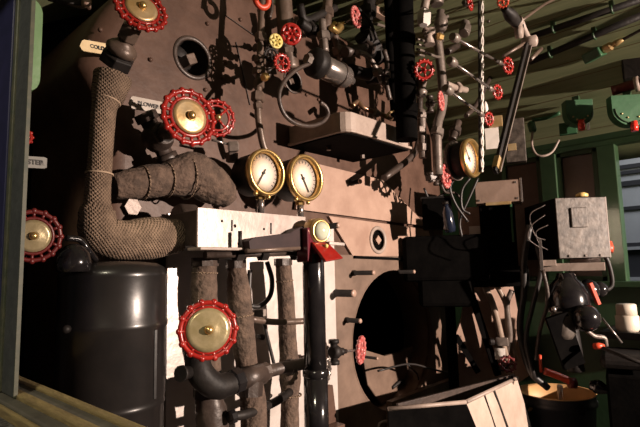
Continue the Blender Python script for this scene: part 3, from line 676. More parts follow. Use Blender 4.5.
# shelf casting box
yb = -.30
c0 = Y(347, 129, yb); c1 = Y(408.5, 147, yb); ct = Y(347, 110, yb)
bz0, bz1 = c0.z, ct.z; bxl, bxr = c0.x, c1.x; r_ = .05
poly = [V((bxl-.005, -.005, bz0)), V((bxl-.005, yb+r_, bz0))]+[V((bxl-.005+r_-r_*math.cos(a), yb+r_-r_*math.sin(a), bz0)) for a in (.4, .8, 1.2)]+[V((bxl+r_, yb, bz0)), V((bxr, yb, bz0)), V((bxr, -.005, bz0))]
cb = thing('cast_iron_shelf_box', 'heavy dusty casting box jutting from the boiler right of the twin gauges', 'casting', poly[0])
part('box_body', MB().slab(poly, (0, 0, bz1-bz0)), 'casting', cb, .006)
lip = [p_+V(((-.01 if p_.x < bxl+r_ else .012), (-.01 if p_.y < yb+r_ else 0), -.008)) for p_ in poly]
part('base_flange', MB().slab(lip, (0, 0, .010)), 'casting', cb, .002)
part('underside_shade', MB().slab([p_+V((.004, .004, -.0135)) for p_ in poly], (0, 0, .005)), 'sootshade', cb)  # black sheet darkens the underside in place of its shade
part('bottom_bolt', MB().lathe([(.010, 0), (.010, .02)], xf(V((bxl+.1, -.12, bz0-.028)), (0, 0, 1)), 6, False), 'dark', cb)
part('bottom_bolt', MB().lathe([(.010, 0), (.010, .02)], xf(V((bxr-.08, -.12, bz0-.028)), (0, 0, 1)), 6, False), 'grey', cb)
ctb = thing('copper_feed_tube', 'bent copper tube lying along the top of the casting box', 'tube', Y(375, 110, -.22))
part('tube', MB().tube([Y(352, 106, -.2), Y(358, 102, -.2), Y(364, 108, -.22), Y(380, 114, -.24), Y(392, 119, -.26)], .010, 12), 'copper', ctb)
part('clip', MB().tube([Y(386, 117, -.26), Y(389, 113, -.26), Y(394, 111, -.26)], .005, 8), 'brass', ctb)
part('union', MB().lathe([(.016, -.012), (.016, .012)], xf(Y(376, 113, -.24), (1, 0, -.2)), 6, False), 'grey', ctb)
straight('bent_drain_tube', 'brown tube bending down left below the casting box', [(420, 95), (419, 130), (417, 148), (408, 160), (384, 178)], 3.2, 'dark', -.2, [])
# red wheel and struts above the cylinder
c = Y(356, 17, -.25)
valve('top_red_valve', 'red wheel seen obliquely near the top with pale bars behind it', c, Y(338, 26, -.12), S(11, c), 'knob', 'pinkred', 'goldb', .015, n=18, ax=(AY+RT*.4).normalized())
one('pale_bar', MB().bar(Y(374, 10, -.1), Y(388, 18, -.1), .035, .03, AY), 'jacket', 'short pale tan bar end right of the top red wheel', 'bar')
one('thin_strut', MB().tube([Y(358, 8, -.2), Y(370, 22, -.2), Y(377, 40, -.2)], .007, 8), 'black', 'thin black strut curving past the pale bars near the top', 'rod')
one('cross_strut', MB().tube([Y(358, 25, -.12), Y(375, 24, -.12), Y(392, 29, -.12)], .007, 8), 'grey', 'thin grey strut ending in a fork beside the dark column', 'rod')
for i, (a, b, m_, l_) in enumerate([((333, 30), (345, 72), 'pipe', 'brown pipe leaning behind the bright cylinder end'), ((328, -5), (326, 30), 'pipe', 'short brown riser above the bright cylinder'), ((322, 20), (325, 52), 'grey', 'worn grey union pipe dropping to the bright cylinder')]):
    straight('riser_pipe', l_, [a, ((a[0]+b[0])/2, (a[1]+b[1])/2), b], (4, 5, 4)[i], m_, (-.1, -.2, -.24)[i], [((a[0]+b[0])/2, (a[1]+b[1])/2, 7, 4)])
one('brass_elbow', MB().tube([Y(331, 27, -.26), Y(337, 31, -.26), Y(341, 26, -.26)], .013, 10), 'goldb', 'small brass elbow left of the top red wheel', 'pipe fitting')
straight('dark_bracket_pipe', 'dark pipe slanting across above the casting box', [(300, 5), (305, 20), (322, 14), (335, 8)], 4, 'black', -.2, [])
straight('dark_cross_pipe', 'dark slanting pipe from the bright cylinder to the black column', [(345, 52), (368, 48), (396, 44)], 5, 'dark', -.15, [(368, 48, 8, 4)])
straight('dark_loop_pipe', 'grey-edged dark tube bending down behind the casting box', [(357, 52), (368, 56), (376, 68), (382, 82), (393, 92)], 2.5, 'grey', -.18, [(378, 72, 6, 3)])
straight('dark_down_tube', 'thin dark tube hanging right of the bending tube', [(384, 50), (387, 62), (386, 80), (390, 100)], 2.5, 'dark', -.2, [(386, 74, 5, 4)])
straight('dark_valve_chest', 'dark bulky valve chest up between the cylinder and the black stand pipe', [(362, 34), (370, 46), (380, 60)], 9, 'black', -.14, [(370, 46, 12, 5)])
straight('dark_header_pipe', 'dark header pipe slanting above the casting box to the stand pipe', [(350, 70), (372, 76), (398, 84)], 6, 'black', -.1, [(372, 76, 9, 4)])
straight('dark_top_pipe', 'dark pipe rising beside the pale bars at the top', [(372, -10), (368, 10), (366, 30)], 6, 'black', -.16, [(368, 12, 9, 5)])
straight('dark_tee_pipe', 'dark pipe tee near the top left of the red oblique wheel', [(300, 22), (312, 30), (330, 34)], 5, 'black', -.2, [(312, 30, 8, 5)])
# big black column
straight('black_stand_pipe', 'wide black stand pipe right of the casting box', [(402, -30), (404, 50), (407, 140)], 10.5, 'sootshade', -.36, [(404, 40, 13, 4), (406, 110, 13, 5)])
straight('second_stand_pipe', 'dark rear stand pipe beside the wide black one', [(388, -30), (391, 50), (396, 120)], 5, 'sootshade', -.2, [])
# right hand pipes
straight('grey_riser_pipe', 'grey vertical pipe passing the knobbly wheels at right', [(437, 36), (440, 60), (443, 95), (441, 112), (437, 130), (438, 175)], 4.6, 'grey', -.36, [(438, 38, 6.5, 4), (437, 133, 7, 4)])
straight('bulb_ended_pipe', 'grey hanging pipe with rounded end near the white cord', [(460, -20), (463, 5), (466, 28), (464, 34)], 4.3, 'grey', -.4, [(465, 30, 6, 5), (461, 4, 6, 3)])
pv = thing('pear_cock', 'grey pear-shaped cock at the top of the grey riser', 'valve', Y(441, 22, -.38))
c = Y(441, 22, -.38); u_ = S(1, c)
part('pear_body', MB().lathe([(3*u_, -10*u_), (5*u_, -8*u_), (7*u_, -2*u_), (6*u_, 4*u_), (3.5*u_, 9*u_), (4*u_, 12*u_)], xf(c, (0, 0, 1)), 20), 'grey', pv)
part('cap', MB().lathe([(6*u_, 0), (7*u_, 3*u_), (4*u_, 7*u_), (.001, 8*u_)], xf(Y(437, 5, -.38), (0, 0, 1)), 14), 'grey', pv)
part('handle', MB().tube([c+V((.0, 0, .01)), Y(448, 16, -.4)], 1.6*u_, 8), 'grey', pv)
wh = thing('white_union', 'bright white hexagonal union at the top beside the black stand pipe', 'pipe fitting', Y(424, 18, -.38))
part('hex_block', MB().lathe([(4*u_, -8*u_), (7*u_, -4*u_), (7*u_, 5*u_), (4*u_, 8*u_)], xf(Y(424, 18, -.38), (.2, 0, 1)), 6, False), 'white', wh)
part('neck', MB().tube([Y(424, 10, -.37), Y(428, -10, -.37)], 4*u_, 10), 'casting', wh)
bk = thing('star_coupling', 'grey star-shaped coupling just below the white union', 'coupling', Y(429, 36, -.36))
part('hub', MB().lathe([(6*u_, -8*u_), (4*u_, 0), (7*u_, 7*u_)], xf(Y(429, 37, -.36), (0, 0, 1)), 8), 'casting', bk)
part('ear', MB().tube([Y(424, 28, -.36), Y(434, 34, -.38)], 2*u_, 8).tube([Y(434, 28, -.36), Y(425, 34, -.38)], 2*u_, 8), 'casting', bk)
part('brass_gland', MB().lathe([(3.5*u_, 0), (3.5*u_, 5*u_)], xf(Y(438, 36, -.4), (1, -.3, 0)), 6, False), 'goldb', bk)
valve_specs = [
 ('red wheel with dark centre against the black stand pipe', (424, 70), 11, -.44, (408, 74), -.3, 'knob', 'red', None),
 ('chalky red wheel in front of the grey riser pipe', (441, 101), 10, -.48, (430, 104), -.36, 'knob', 'pinkred', AY+RT*.5),
 ('chalky red wheel at the foot of the grey riser left of edge-on gauge', (446, 176), 12.5, -.33, (436, 178), -.2, 'knob', 'pinkred', AY+RT*.25),
]
for l_, (px, py), r, y, (bx_, by_), yb_, st, m_, ax in valve_specs:
    c = Y(px, py, y); valve('cock_valve', l_, c, Y(bx_, by_, yb_), S(r, c), st, m_, 'dark', .02, n=15, ax=ax, pdir=(0, 0, 1))
one('riser_fittings', MB().lathe([(4*u_, -8*u_), (5.5*u_, -4*u_), (4*u_, 0), (5.5*u_, 5*u_), (4*u_, 9*u_)], xf(Y(421, 88, -.4), (0, 0, 1)), 12), 'grey', 'grey ribbed union below the red wheel on the black stand pipe', 'pipe fitting')
straight('pale_sleeve_pipe', 'pale worn sleeve pipe standing right of the brown bent tube', [(421, 110), (422, 128), (423, 158)], 4.2, 'grey', -.3, [(423, 148, 6.5, 4), (421, 116, 6, 3), (420, 130, 5.5, 3)])
ld = thing('comb_bracket', 'small grey comb-like bracket left of the grey riser', 'bracket', Y(420, 46, -.4))
cm = MB()
for py in (39, 44, 49, 54): cm.tube([Y(417, py, -.4), Y(424, py+2, -.4)], S(1.1, c), 8)
part('teeth', cm, 'grey', ld); part('bar', MB().tube([Y(425, 52, -.4), Y(434, 56, -.4), Y(440, 57, -.4)], S(1.3, c), 8), 'grey', ld)
# lateral extension rods with hand wheels
rods = [((455, 38), (504, 65), (508, 65.5), 9, 'upper of the extension-rod wheels, red with a silver rod'), ((452, 62), (494, 91), (497.5, 92), 8, 'middle extension-rod wheel, red, just right of the white cord'), ((448, 90), (484, 116), (489, 119), 7.5, 'lowest extension-rod wheel, dark red beside the orange tag')]
for a, b, c_, r, l_ in rods:
    y = -.62; A, B, C = Y(*a, y), Y(*b, y), Y(*c_, y); t = thing('extension_rod_valve', l_, 'valve', A, 'valves on sideways extension rods')
    part('rod', MB().tube([A, B], S(1.6, A), 10), 'steel', t); part('joint', MB().lathe([(S(4, A), -.02), (S(5, A), 0), (S(4, A), .02)], xf(A, B-A), 8), 'grey', t); part('ferrule', MB().lathe([(S(2.6, A), -.01), (S(2.6, A), .02)], xf(A.lerp(B, .88), B-A), 8), 'grey', t)
    wheel(t, C, (RT*.55-FW*.8).normalized(), S(r, C), 'knob', 'red', n=12)
straight('slant_conduit', 'dark slanting conduit behind the extension rods', [(447, 52), (462, 43), (480, 30)], 3.2, 'dark', -.3, [(468, 38, 5, 6)])
straight('lower_slant_conduit', 'dark conduit curving up behind the white cord to the lever', [(466, 116), (476, 105), (490, 78), (502, 56)], 2.2, 'dark', -.36, [])
straight('elbow_manifold', 'grey iron bracket manifold behind the lowest extension rod', [(446, 84), (456, 88), (466, 90)], 3.2, 'casting', -.32, [(457, 88, 6, 3)])
c = Y(503, 2, -.8); valve('top_orange_valve', 'orange-red wheel cut by the top edge above the lever', c, Y(498, -8, -.7), S(6, c), 'knob', 'orange', 'dark', .012, n=12)
c = Y(470, 3, -.66); valve('top_ring_valve', 'oval red wheel at the top edge left of the white cord', c, Y(466, 4, -.55), S(8, c), 'hole', 'red', 'dark', .012, ax=(AY+RT*.2))
wcord = thing('white_bell_cord', 'white braided cord hanging from the roof past the red wheels', 'cord', Y(483, 172, -.52))
pts = [Y(482.3, -20+192*i/8, -.52) for i in range(9)]
for ph in (0, PI):
    part('strand', MB().tube([Y(482.3+.9*math.sin(i*.9+ph), -20+192*i/60, -.52+.003*math.cos(i*.9+ph)) for i in range(61)], S(.75, pts[0]), 7, 2), 'white', wcord)
part('dark_line', MB().tube([Y(479, -20, -.51), Y(479.5, 80, -.51), Y(480, 172, -.51)], S(1.4, pts[0]), 8), 'rubber', wcord)
part('knot', MB().lathe([(.003, -.03), (.011, -.015), (.009, .005), (.003, .02)], xf(Y(485.5, 106, -.52), (0, 0, 1)), 10), 'white', wcord)

# ================================================================== LEVER, BOXES AT RIGHT
yv = -.78
lv = thing('regulator_lever', 'long slanting regulator lever with a bright edge at upper right', 'lever', Y(527, 42, yv))
A, B = Y(527.5, 42, yv), Y(495, 172, yv)
part('bar', MB().bar(A, B, S(6, A), .012, AY), 'black', lv, .002)
part('bright_edge', MB().bar(A+RT*S(3.6, A), B+RT*S(3.6, B), S(1.5, A), .014, AY), 'grey', lv)
part('brass_sleeve', MB().bar(Y(498.5, 158, yv), Y(496, 169, yv), S(7, A), .016, AY), 'brass', lv)
u_ = S(1, A)
part('pivot_boss', MB().lathe([(4*u_, -.02), (5.5*u_, -.015), (5.5*u_, .03), (3*u_, .035)], xf(A+V((0, 0, .0)), (RT*.8-FW*.5)), 18), 'casting', lv)
part('link_boss', MB().lathe([(6*u_, -.012), (6*u_, .012)], xf(Y(519, 32, yv), (RT*.8-FW*.5)), 16), 'casting', lv)
part('link_arm', MB().tube([Y(521, 22, yv), Y(524, 30, yv), Y(529, 40, yv)], 3.2*u_, 10), 'casting', lv)
part('quadrant', MB().tube([Y(504, 8, yv), Y(511, 16, yv), Y(520, 27, yv)], [3.2*u_, 6*u_, 4*u_], 14), 'black', lv)
part('collar', MB().lathe([(6*u_, -.008), (6*u_, .008)], xf(Y(517, 22, yv), Y(505, 6, yv)-Y(518, 24, yv)), 14), 'casting', lv)
part('reach_rod', MB().tube([Y(521, 21, yv), Y(545, 4, yv), Y(558, -2, yv)], 1.6*u_, 8).tube([Y(503, 56, yv+.05), Y(527, 42, yv)], 1.7*u_, 8), 'pipe', lv)
part('pawl', MB().tube([Y(530, 60, yv), Y(541, 49, yv)], 2.2*u_, 8), 'pipe', lv)
one('trip_rod', MB().tube([Y(488, 22, -.5), Y(497, 14, -.5), Y(505, 9, -.5)], .005, 8), 'dark', 'small jointed rod just above the lever pivot', 'rod')
def facing(c, extra=V((0, 0, 0))):
    n = (TOCAM(c)*V((1, 1, 0))+extra).normalized(); x = V((0, 0, 1)).cross(n).normalized(); return Matrix.Translation(c) @ Matrix((x, -n, V((0, 0, 1)))).transposed().to_4x4()   # local -Y... faces camera side
def fbox(name, c, wpx, hpx, dep, m, parent, bev=.003, extra=V((0, 0, 0)), off=(0, 0, 0)):
    u_ = S(1, c); Mx = facing(c, extra)
    return part(name, MB().box((off[0]*u_, dep/2+off[1], off[2]*u_), (wpx*u_, dep, hpx*u_), Mx), m, parent, bev)
c = D(492, 138, 2.35); lt = thing('white_card_holder', 'white card with an orange tag hanging left of the lever', 'notice', c)
fbox('card', c, 13, 22, .006, 'white', lt, .001)
fbox('orange_tag', D(495.5, 121, 2.33), 13, 11, .02, 'brass', lt, .002)
c = D(515, 140, 2.4); bp = thing('switch_panel', 'dark switch panel with small plates behind the slanting lever', 'panel', c)
fbox('panel_body', c, 19, 44, .05, 'boxface', bp, .003)
fbox('label_plate', D(512, 147, 2.39), 8, 7, .004, 'brass', bp, .001); fbox('label_plate', D(510, 117, 2.39), 6, 8, .004, 'casting', bp, .001)
# brown box and its black pedestal
c = D(497.5, 191.5, 2.36); ex = V((0, 0, 0))
bb = thing('brown_junction_box', 'flat brown metal box on top of the black pedestal', 'box', c)
fbox('box_body', c, 43, 22, .14, 'brownbox', bb, .003)
fbox('base_lip', c, 24, 3, .02, 'brass', bb, .001, off=(0, -.003, -12))
fbox('end_plate', c, 2, 24, .15, 'steel', bb, .001, off=(22, -.003, 0))
for ox, oz in ((-18, -8), (18, -8), (17, 8)): fbox('rivet', c, 2, 2, .004, 'steel', bb, .001, off=(ox, -.004, oz))
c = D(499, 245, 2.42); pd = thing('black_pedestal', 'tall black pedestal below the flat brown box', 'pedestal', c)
fbox('column', c, 34, 83, .2, 'sootshade', pd, .006)
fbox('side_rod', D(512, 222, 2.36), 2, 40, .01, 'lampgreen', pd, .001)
fbox('apron', D(484, 277, 2.4), 84, 20, .16, 'sootshade', pd, .006)
c = D(452, 262, 2.32); ap = thing('black_shade_mass', 'broad black mass put in for the shadow, with a black post, between fire hole and pedestal', 'shade', c)  # black boxes put in for the shaded zone, plus one black post
fbox('shade_body', D(445, 258, 2.36), 84, 46, .04, 'sootshade', ap, .02)
fbox('shade_foot', D(446, 292, 2.36), 54, 30, .04, 'sootshade', ap, .02)
fbox('post', D(452, 345, 2.5), 10, 90, .03, 'sootshade', ap, .004)
c = D(437, 213, 2.3); dp = thing('dark_square_box', 'dark square box below the chalky red wheel at the grey riser', 'box', c)
fbox('case', c, 29, 32, .08, 'sootshade', dp, .004); fbox('lid_edge', c, 31, 2, .085, 'black', dp, .001, off=(0, -.003, 16))
c = D(448, 218, 2.25); bl = thing('blue_glint_shape', 'small dark shape put in for a blue reflection beside the dark square box', 'reflection', c)  # bottle shape added to imitate a blue window reflection
bm2 = mat('blue_reflection_tint', (.012, .016, .03), .15, 0, coat=.5)
part('glint_body', MB().lathe([(S(5, c), -S(14, c)), (S(6, c), -S(10, c)), (S(5, c), S(6, c)), (S(2.5, c), S(11, c)), (S(2.5, c), S(14, c))], xf(c, (-.25, 0, 1)), 18), bm2, bl)
part('glint_cap', MB().lathe([(S(3, c), S(14, c)), (S(3, c), S(17, c))], xf(c, (-.25, 0, 1)), 12), 'black', bl)
# white plate put in for lit patches behind the pedestal
c = D(477, 232, 2.5); wp = thing('lit_white_patch', 'white plate put in for lit patches left of the black pedestal', 'plate', c)
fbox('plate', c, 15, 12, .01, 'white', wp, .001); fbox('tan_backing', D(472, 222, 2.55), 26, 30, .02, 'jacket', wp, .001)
# wires looping between gauge and pedestal
for i, pts in enumerate([[(455, 178), (450, 188), (456, 205), (468, 222)], [(470, 178), (462, 190), (462, 208), (470, 214)], [(440, 180), (445, 192), (455, 193), (462, 200)], [(424, 188), (430, 200), (440, 196), (452, 188)], [(478, 178), (470, 196), (460, 220), (462, 238)]]):
    one('looped_wire', MB().tube([D(a, b, 2.28+.02*i) for a, b in pts], .006, 8), 'rubber' if i != 2 else 'dark', ('black wire bowing down from the edge-on gauge', 'black wire loop nearest the brown box', 'dark wire rising from the square box lid', 'black wire sagging over the dark square box', 'long black wire falling left of the white plate')[i], 'wire')
for i, (a, b) in enumerate([((432, 182), (430, 172)), ((452, 168), (447, 150)), ((458, 122), (452, 140))]):
    straight('short_union_pipe', ('short dark union by the foot of the grey riser', 'short grey union behind the edge-on gauge', 'short dark union above the edge-on gauge')[i], [b, ((a[0]+b[0])/2, (a[1]+b[1])/2), a], 4, ('dark', 'casting', 'dark')[i], -.3, [((a[0]+b[0])/2, (a[1]+b[1])/2, 6.5, 3)])
# electrical box
c = D(582, 227.5, 2.12); ex = V((RT.x, RT.y, 0))*.45
eb = thing('electrical_box', 'scuffed grey electrical box before the far cab window', 'box', c)
fbox('case', c, 50, 61, .34, 'sootshade', eb, .004, ex)  # case coloured near black so its side looks shaded
fbox('front_cover', c, 49.5, 60.5, .006, 'boxface', eb, .002, ex, (0, -.004, 0))
fbox('raised_cover', c, 16, 20, .008, 'boxface', eb, .003, ex, (-3, -.012, 10))
for ox in (-15, 1, 16): fbox('screw', c, 2.4, 2.4, .005, 'steel', eb, .001, ex, (ox, -.009, -28))
fbox('edge_strip', c, 1.5, 61, .35, 'steel', eb, .001, ex, (25.4, -.003, 0))
ab = thing('amber_marker_lamp', 'small amber lamp standing on the scuffed electrical box', 'lamp', D(582, 195, 2.2))
part('lens', MB().lathe([(S(6, c), 0), (S(6, c), S(3, c)), (S(3, c), S(5, c)), (.001, S(5, c))], xf(D(582, 197.3, 2.2), (0, 0, 1)), 14), 'ambulb', ab)
part('lamp_foot', MB().lathe([(S(7, c), -S(2, c)), (S(7, c), 0)], xf(D(582, 197.3, 2.2), (0, 0, 1)), 14), 'black', ab)
c = D(573, 267, 2.13); mb_ = thing('mounting_bar', 'grey metal mounting bar under the scuffed electrical box', 'bracket', c)
fbox('bar', c, 56, 8, .06, 'casting', mb_, .002); fbox('upright', D(541, 255, 2.13), 3, 32, .03, 'steel', mb_, .001); fbox('step', D(549, 263, 2.125), 13, 6, .05, 'casting', mb_, .002)
# brake valve
bc = D(568, 305, 2.14); u_ = S(1, bc); T = xf(bc, (0, 0, 1))
bv = thing('brake_valve', 'gloss black brake valve below the scuffed electrical box', 'valve', bc)
part('valve_bell', MB().lathe([(14*u_, -22*u_), (15*u_, -8*u_), (20*u_, -6*u_), (21*u_, 0), (20*u_, 10*u_), (16*u_, 20*u_), (10*u_, 26*u_), (8*u_, 32*u_)], T, 32), 'gloss', bv)
part('side_chest', MB().lathe([(9*u_, -14*u_), (11*u_, -10*u_), (11*u_, 8*u_), (8*u_, 12*u_)], xf(bc-RT*12*u_-FW*.05+V((0, 0, -16*u_)), (0, 0, 1)), 20), 'boxface', bv)
part('front_bulb', MB().ball(bc+RT*5*u_-FW*.1+V((0, 0, -8*u_)), 13*u_, 20), 'gloss', bv)
part('rear_bulb', MB().ball(bc+RT*24*u_+FW*.02+V((0, 0, 14*u_)), 11*u_, 18).ball(bc+RT*38*u_+FW*.04+V((0, 0, 14*u_)), 8*u_, 16), 'gloss', bv)
part('red_handle', MB().bar(bc+RT*16*u_-FW*.06+V((0, 0, 24*u_)), bc+RT*23*u_-FW*.06+V((0, 0, 3*u_)), 5*u_, .015), 'orange', bv, .002, 'red handle')
part('base_pipe', MB().tube([bc+V((0, 0, -22*u_)), bc+RT*2*u_+V((0, 0, -44*u_)), bc+RT*3*u_+V((0, 0, -64*u_))], 8*u_, 14), 'black', bv)
part('bolt', MB().ball(bc-RT*20*u_-FW*.05+V((0, 0, -2*u_)), 3*u_, 10), 'steel', bv)
part('bolt', MB().ball(bc+RT*10*u_-FW*.12+V((0, 0, 0*u_)), 2*u_, 10), 'steel', bv)
one('red_tap', MB().lathe([(.016, -.02), (.02, 0), (.012, .03)], xf(D(609, 248, 2.15), (.3, 0, 1)), 10), 'orange', 'small red tap right of the scuffed electrical box', 'tap')
one('tilted_stay', MB().bar(D(556, 315, 2.05), D(574, 366, 2.05), .09, .02, FW*-1), 'sootshade', 'dark flat stay plate slanting below the brake valve', 'stay')
# hoses
hs2 = [([(484, 284), (494, 308), (503, 345), (512, 380)], 3.2, 'tanpipe', 2.5, 'tan hose sloping down just right of the black pedestal'),
       ([(496, 284), (506, 305), (508, 330), (516, 360)], 2.6, 'tanpipe', 2.53, 'second tan hose behind the first sloping one'),
       ([(530, 225), (524, 260), (524, 290), (520, 330), (530, 370), (548, 388)], 3.4, 'rubber', 2.2, 'thick black hose dropping from the wires to the bucket'),
       ([(537, 245), (541, 270), (533, 305), (526, 340), (534, 378)], 2.4, 'rubber', 2.16, 'black hose bowing beside the mounting bar upright'),
       ([(543, 270), (548, 300), (540, 330), (536, 360)], 2.0, 'dark', 2.12, 'thin dark hose left of the brake valve'),
       ([(512, 290), (507, 305), (510, 335), (507, 352)], 2.8, 'grey', 2.51, 'grey bent pipe at the left of the hose bundle'),
       ([(600, 292), (612, 285), (608, 262), (600, 250)], 2.2, 'rubber', 2.2, 'black hose curling up right of the brake valve'),
       ([(586, 330), (594, 336), (604, 338), (606, 346)], 2.4, 'grey', 2.1, 'short grey pipe bent at the brake valve foot'),
       ([(547, 318), (552, 330), (560, 345)], 3, 'pipe', 2.08, 'short brown pipe bent below the brake valve chest')]
for pts, r, m_, t_, l_ in hs2:
    q = [D(a, b, t_) for a, b in pts]; one('hose', MB().tube(q, S(r, q[0]), 10), m_, l_, 'hose', 'hoses at the engineer side')
for i, pts in enumerate([[(545, 215), (532, 225), (528, 238), (540, 248)], [(545, 205), (530, 215), (535, 235), (545, 240)], [(548, 225), (536, 232), (540, 245), (548, 250)]]):
    one('thin_wire', MB().tube([D(a, b, 2.1+.02*i) for a, b in pts], .0025, 6), 'dark', ('lowest', 'topmost', 'middle')[i]+' of three thin wires looping left of the scuffed electrical box', 'wire')
# sloping dark struts in front of lower right plate
c = Y(476, 320, -.12)
lp2 = thing('ash_pan_panel', 'sloping tan side panel below the black pedestal with dark struts', 'panel', Y(500, 330, -.2))
part('panel', MB().slab([D(a, b, 2.6) for a, b in ((466, 288), (512, 280), (530, 375), (505, 392), (452, 388), (450, 350), (462, 318))], FW*.02), 'jacket', lp2)
part('strut', MB().bar(D(470, 290, 2.55), D(498, 375, 2.54), S(6, c), .02, FW*-1), 'sootshade', lp2)
part('strut', MB().bar(D(456, 336, 2.55), D(478, 372, 2.55), S(5, c), .02, FW*-1), 'sootshade', lp2)
part('strut', MB().bar(D(489, 300, 2.56), D(500, 340, 2.56), S(2, c), .01, FW*-1), 'black', lp2)
c = D(502, 342, 2.46); cp2 = thing('hose_clamp', 'pale clamp and white tag holding the tan hoses', 'clamp', c)
fbox('clamp', c, 12, 8, .03, 'grey', cp2, .003); fbox('tag', D(500, 354, 2.46), 10, 11, .006, 'white', cp2, .001)
part('clamp_bolt', MB().lathe([(.016, 0), (.016, .02)], xf(D(494, 342, 2.45), RT*-1), 8, False), 'black', cp2)
c = D(508, 364, 2.42)
valve('floor_valve', 'dark red small wheel low beside the bucket', c, D(503, 368, 2.5), S(9, c), 'knob', 'darkred', 'black', .015, n=10)
# hopper below the fire hole
zt = .70
A, B, C = Z(388, 409, zt), Z(466, 402, zt), Z(517, 378, zt); Dd = Z(513, 374, zt); E = Z(396, 403, zt)
hp = thing('coal_hopper', 'open steel hopper below the fire hole, side coloured as shaded, face as lit', 'hopper', (A+C)/2+V((0, 0, -.4)))
dn = V((0, 0, -.695))
B2, C2 = Y(480, 436, B.y-.02), Y(534, 434, C.y-.02)
def wall3(name, a, b, a2, b2, m): part(name, MB().slab([a, b, b2, a2], (b-a).cross(V((0, 0, 1))).normalized()*-.012), m, hp, .002)
wall3('lit_face', B, C, B+(B2-B), C+(C2-C), 'tray'); wall3('shaded_side', A, B, A+dn, B2, 'sootshade'); wall3('end_wall', C, Dd, C2, Dd+dn, 'black'); wall3('back_wall', Dd, E, Dd+dn, E+dn, 'dark')  # face paled as lit, side blackened as shaded, both by colour
rim = MB()
for a, b in ((A, B), (B, C)): rim.tube([a, b], .008, 8)
part('rolled_rim', rim, 'casting', hp)
part('strap', MB().bar(B.lerp(C, .3)+V((0, -.004, 0)), B2.lerp(C2, .28)+V((0, -.004, 0)), .004, .004, AY).bar(B.lerp(C, .48)+V((0, -.004, 0)), B2.lerp(C2, .5)+V((0, -.004, 0)), .010, .004, AY), 'black', hp)
one('fire_hole_ledge', MB().slab([Y(a, b, -.06) for a, b in ((392, 402), (455, 378), (470, 382), (470, 430), (392, 430))], (0, .03, 0)), 'lower', 'tan sloping ledge plate between the fire hole and the hopper', 'ledge')
# bucket
t_ = 2.38; bc = D(556, 392, t_); Rb = S(35.5, bc); T = Matrix.Translation(bc)
bk = thing('bucket', 'dark bucket with tan inside standing at the lower right', 'bucket', bc+V((0, 0, -.38)))
part('shell', MB().lathe([(Rb*.82, -.38), (Rb*.98, -.05), (Rb*1.03, -.045), (Rb*1.03, -.03), (Rb, -.025), (Rb*1.0, 0)], T, 48, cap=False), 'bucket', bk)
part('lining', MB().lathe([(Rb*1.0, 0), (Rb*1.02, .004), (Rb*.97, .004), (Rb*.95, -.08), (Rb*.78, -.36), (.001, -.36)], T, 48, cap=False), 'tan', bk)
part('ear', MB().lathe([(.014, -.01), (.014, .01)], xf(bc-FW*Rb*.95+RT*Rb*.2+V((0, 0, -.03)), FW), 10), 'black', bk)
br_ = thing('brush_handle', 'short white brush handle sticking out of the bucket', 'brush', D(560, 398, t_-.02))
part('handle', MB().lathe([(.008, -.12), (.012, -.03), (.014, .01), (.011, .02), (.001, .022)], xf(D(560, 389, t_+.02), (0, 0, 1)), 14), 'cup', br_)
part('bristles', MB().lathe([(.02, -.24), (.025, -.14), (.01, -.12)], xf(D(560, 389, t_+.02), (0, 0, 1)), 14), 'rubber', br_)
tn = thing('tan_cloth_roll', 'rolled tan cloth lying inside the bucket', 'cloth', D(538, 400, t_))
part('roll', MB().tube([D(528, 398, t_-.05)+V((0, 0, -.03)), D(548, 400, t_-.05)+V((0, 0, -.03))], .03, 14), 'brass', tn)
pf = struct('trim_20', MB().span((1.95, -1.25, 0), (W, -.35, bc.z-.385)), 'floor')
rl = thing('red_lever', 'red painted lever arm lying behind the bucket', 'lever', D(545, 372, 2.3))
part('arm', MB().tube([D(544, 371, 2.3), D(558, 376, 2.28), D(574, 383, 2.25)], S(3.4, bc), 12), 'orange', rl)
part('end_boss', MB().lathe([(S(5, bc), -.015), (S(5, bc), .015)], xf(D(572, 383, 2.25), RT), 12), 'darkred', rl)
part('prong', MB().tube([D(540, 355, 2.3), D(541, 372, 2.3)], S(1.5, bc), 8), 'orange', rl)
# seat
c = D(628, 388, 1.95); st = thing('engineer_seat', 'black padded seat box at the lower right corner', 'seat', c)
stz = D(620, 352, 2.0).z; sx, sy = c.x, c.y
Mx = facing(c)
part('cushion', MB().box((.02, .15, .09), (.22, .26, .055), Mx), 'black', st, .02)
part('seat_box', MB().box((.02, .16, -.2), (.19, .25, .48), Mx), 'sootshade', st, .01)
part('arm_rail', MB().tube([D(598, 346, 2.0), D(625, 357, 1.9), D(650, 366, 1.86)], .008, 10), 'black', st)
part('red_tip', MB().lathe([(.012, -.02), (.014, 0), (.008, .02)], xf(D(599, 346, 1.99), RT), 10), 'orange', st)
one('bright_rod', MB().tube([D(602, 318, 2.15), D(622, 343, 2.1)], .005, 8), 'steel', 'thin bright rod slanting below the cream cup', 'rod')
c = D(627, 318, 2.2); cu = thing('cream_cup', 'cream plastic cup on the right cab ledge under the window', 'cup', c)
u_ = S(1, c); T = Matrix.Translation(c)
part('cup_base', MB().lathe([(9*u_, -13*u_), (10.5*u_, -10*u_), (10.5*u_, 2*u_), (9.5*u_, 3*u_)], T, 24), 'cup', cu)
part('cup_lid', MB().lathe([(9.3*u_, 3*u_), (9*u_, 13*u_), (8*u_, 14*u_), (.001, 14*u_)], T, 24), 'cup', cu)
lg = c+V((0, 0, -13*u_)); struct('trim_21', MB().span((lg.x-.06, lg.y-.6, lg.z-.03), (W, lg.y+.1, lg.z)), 'black')
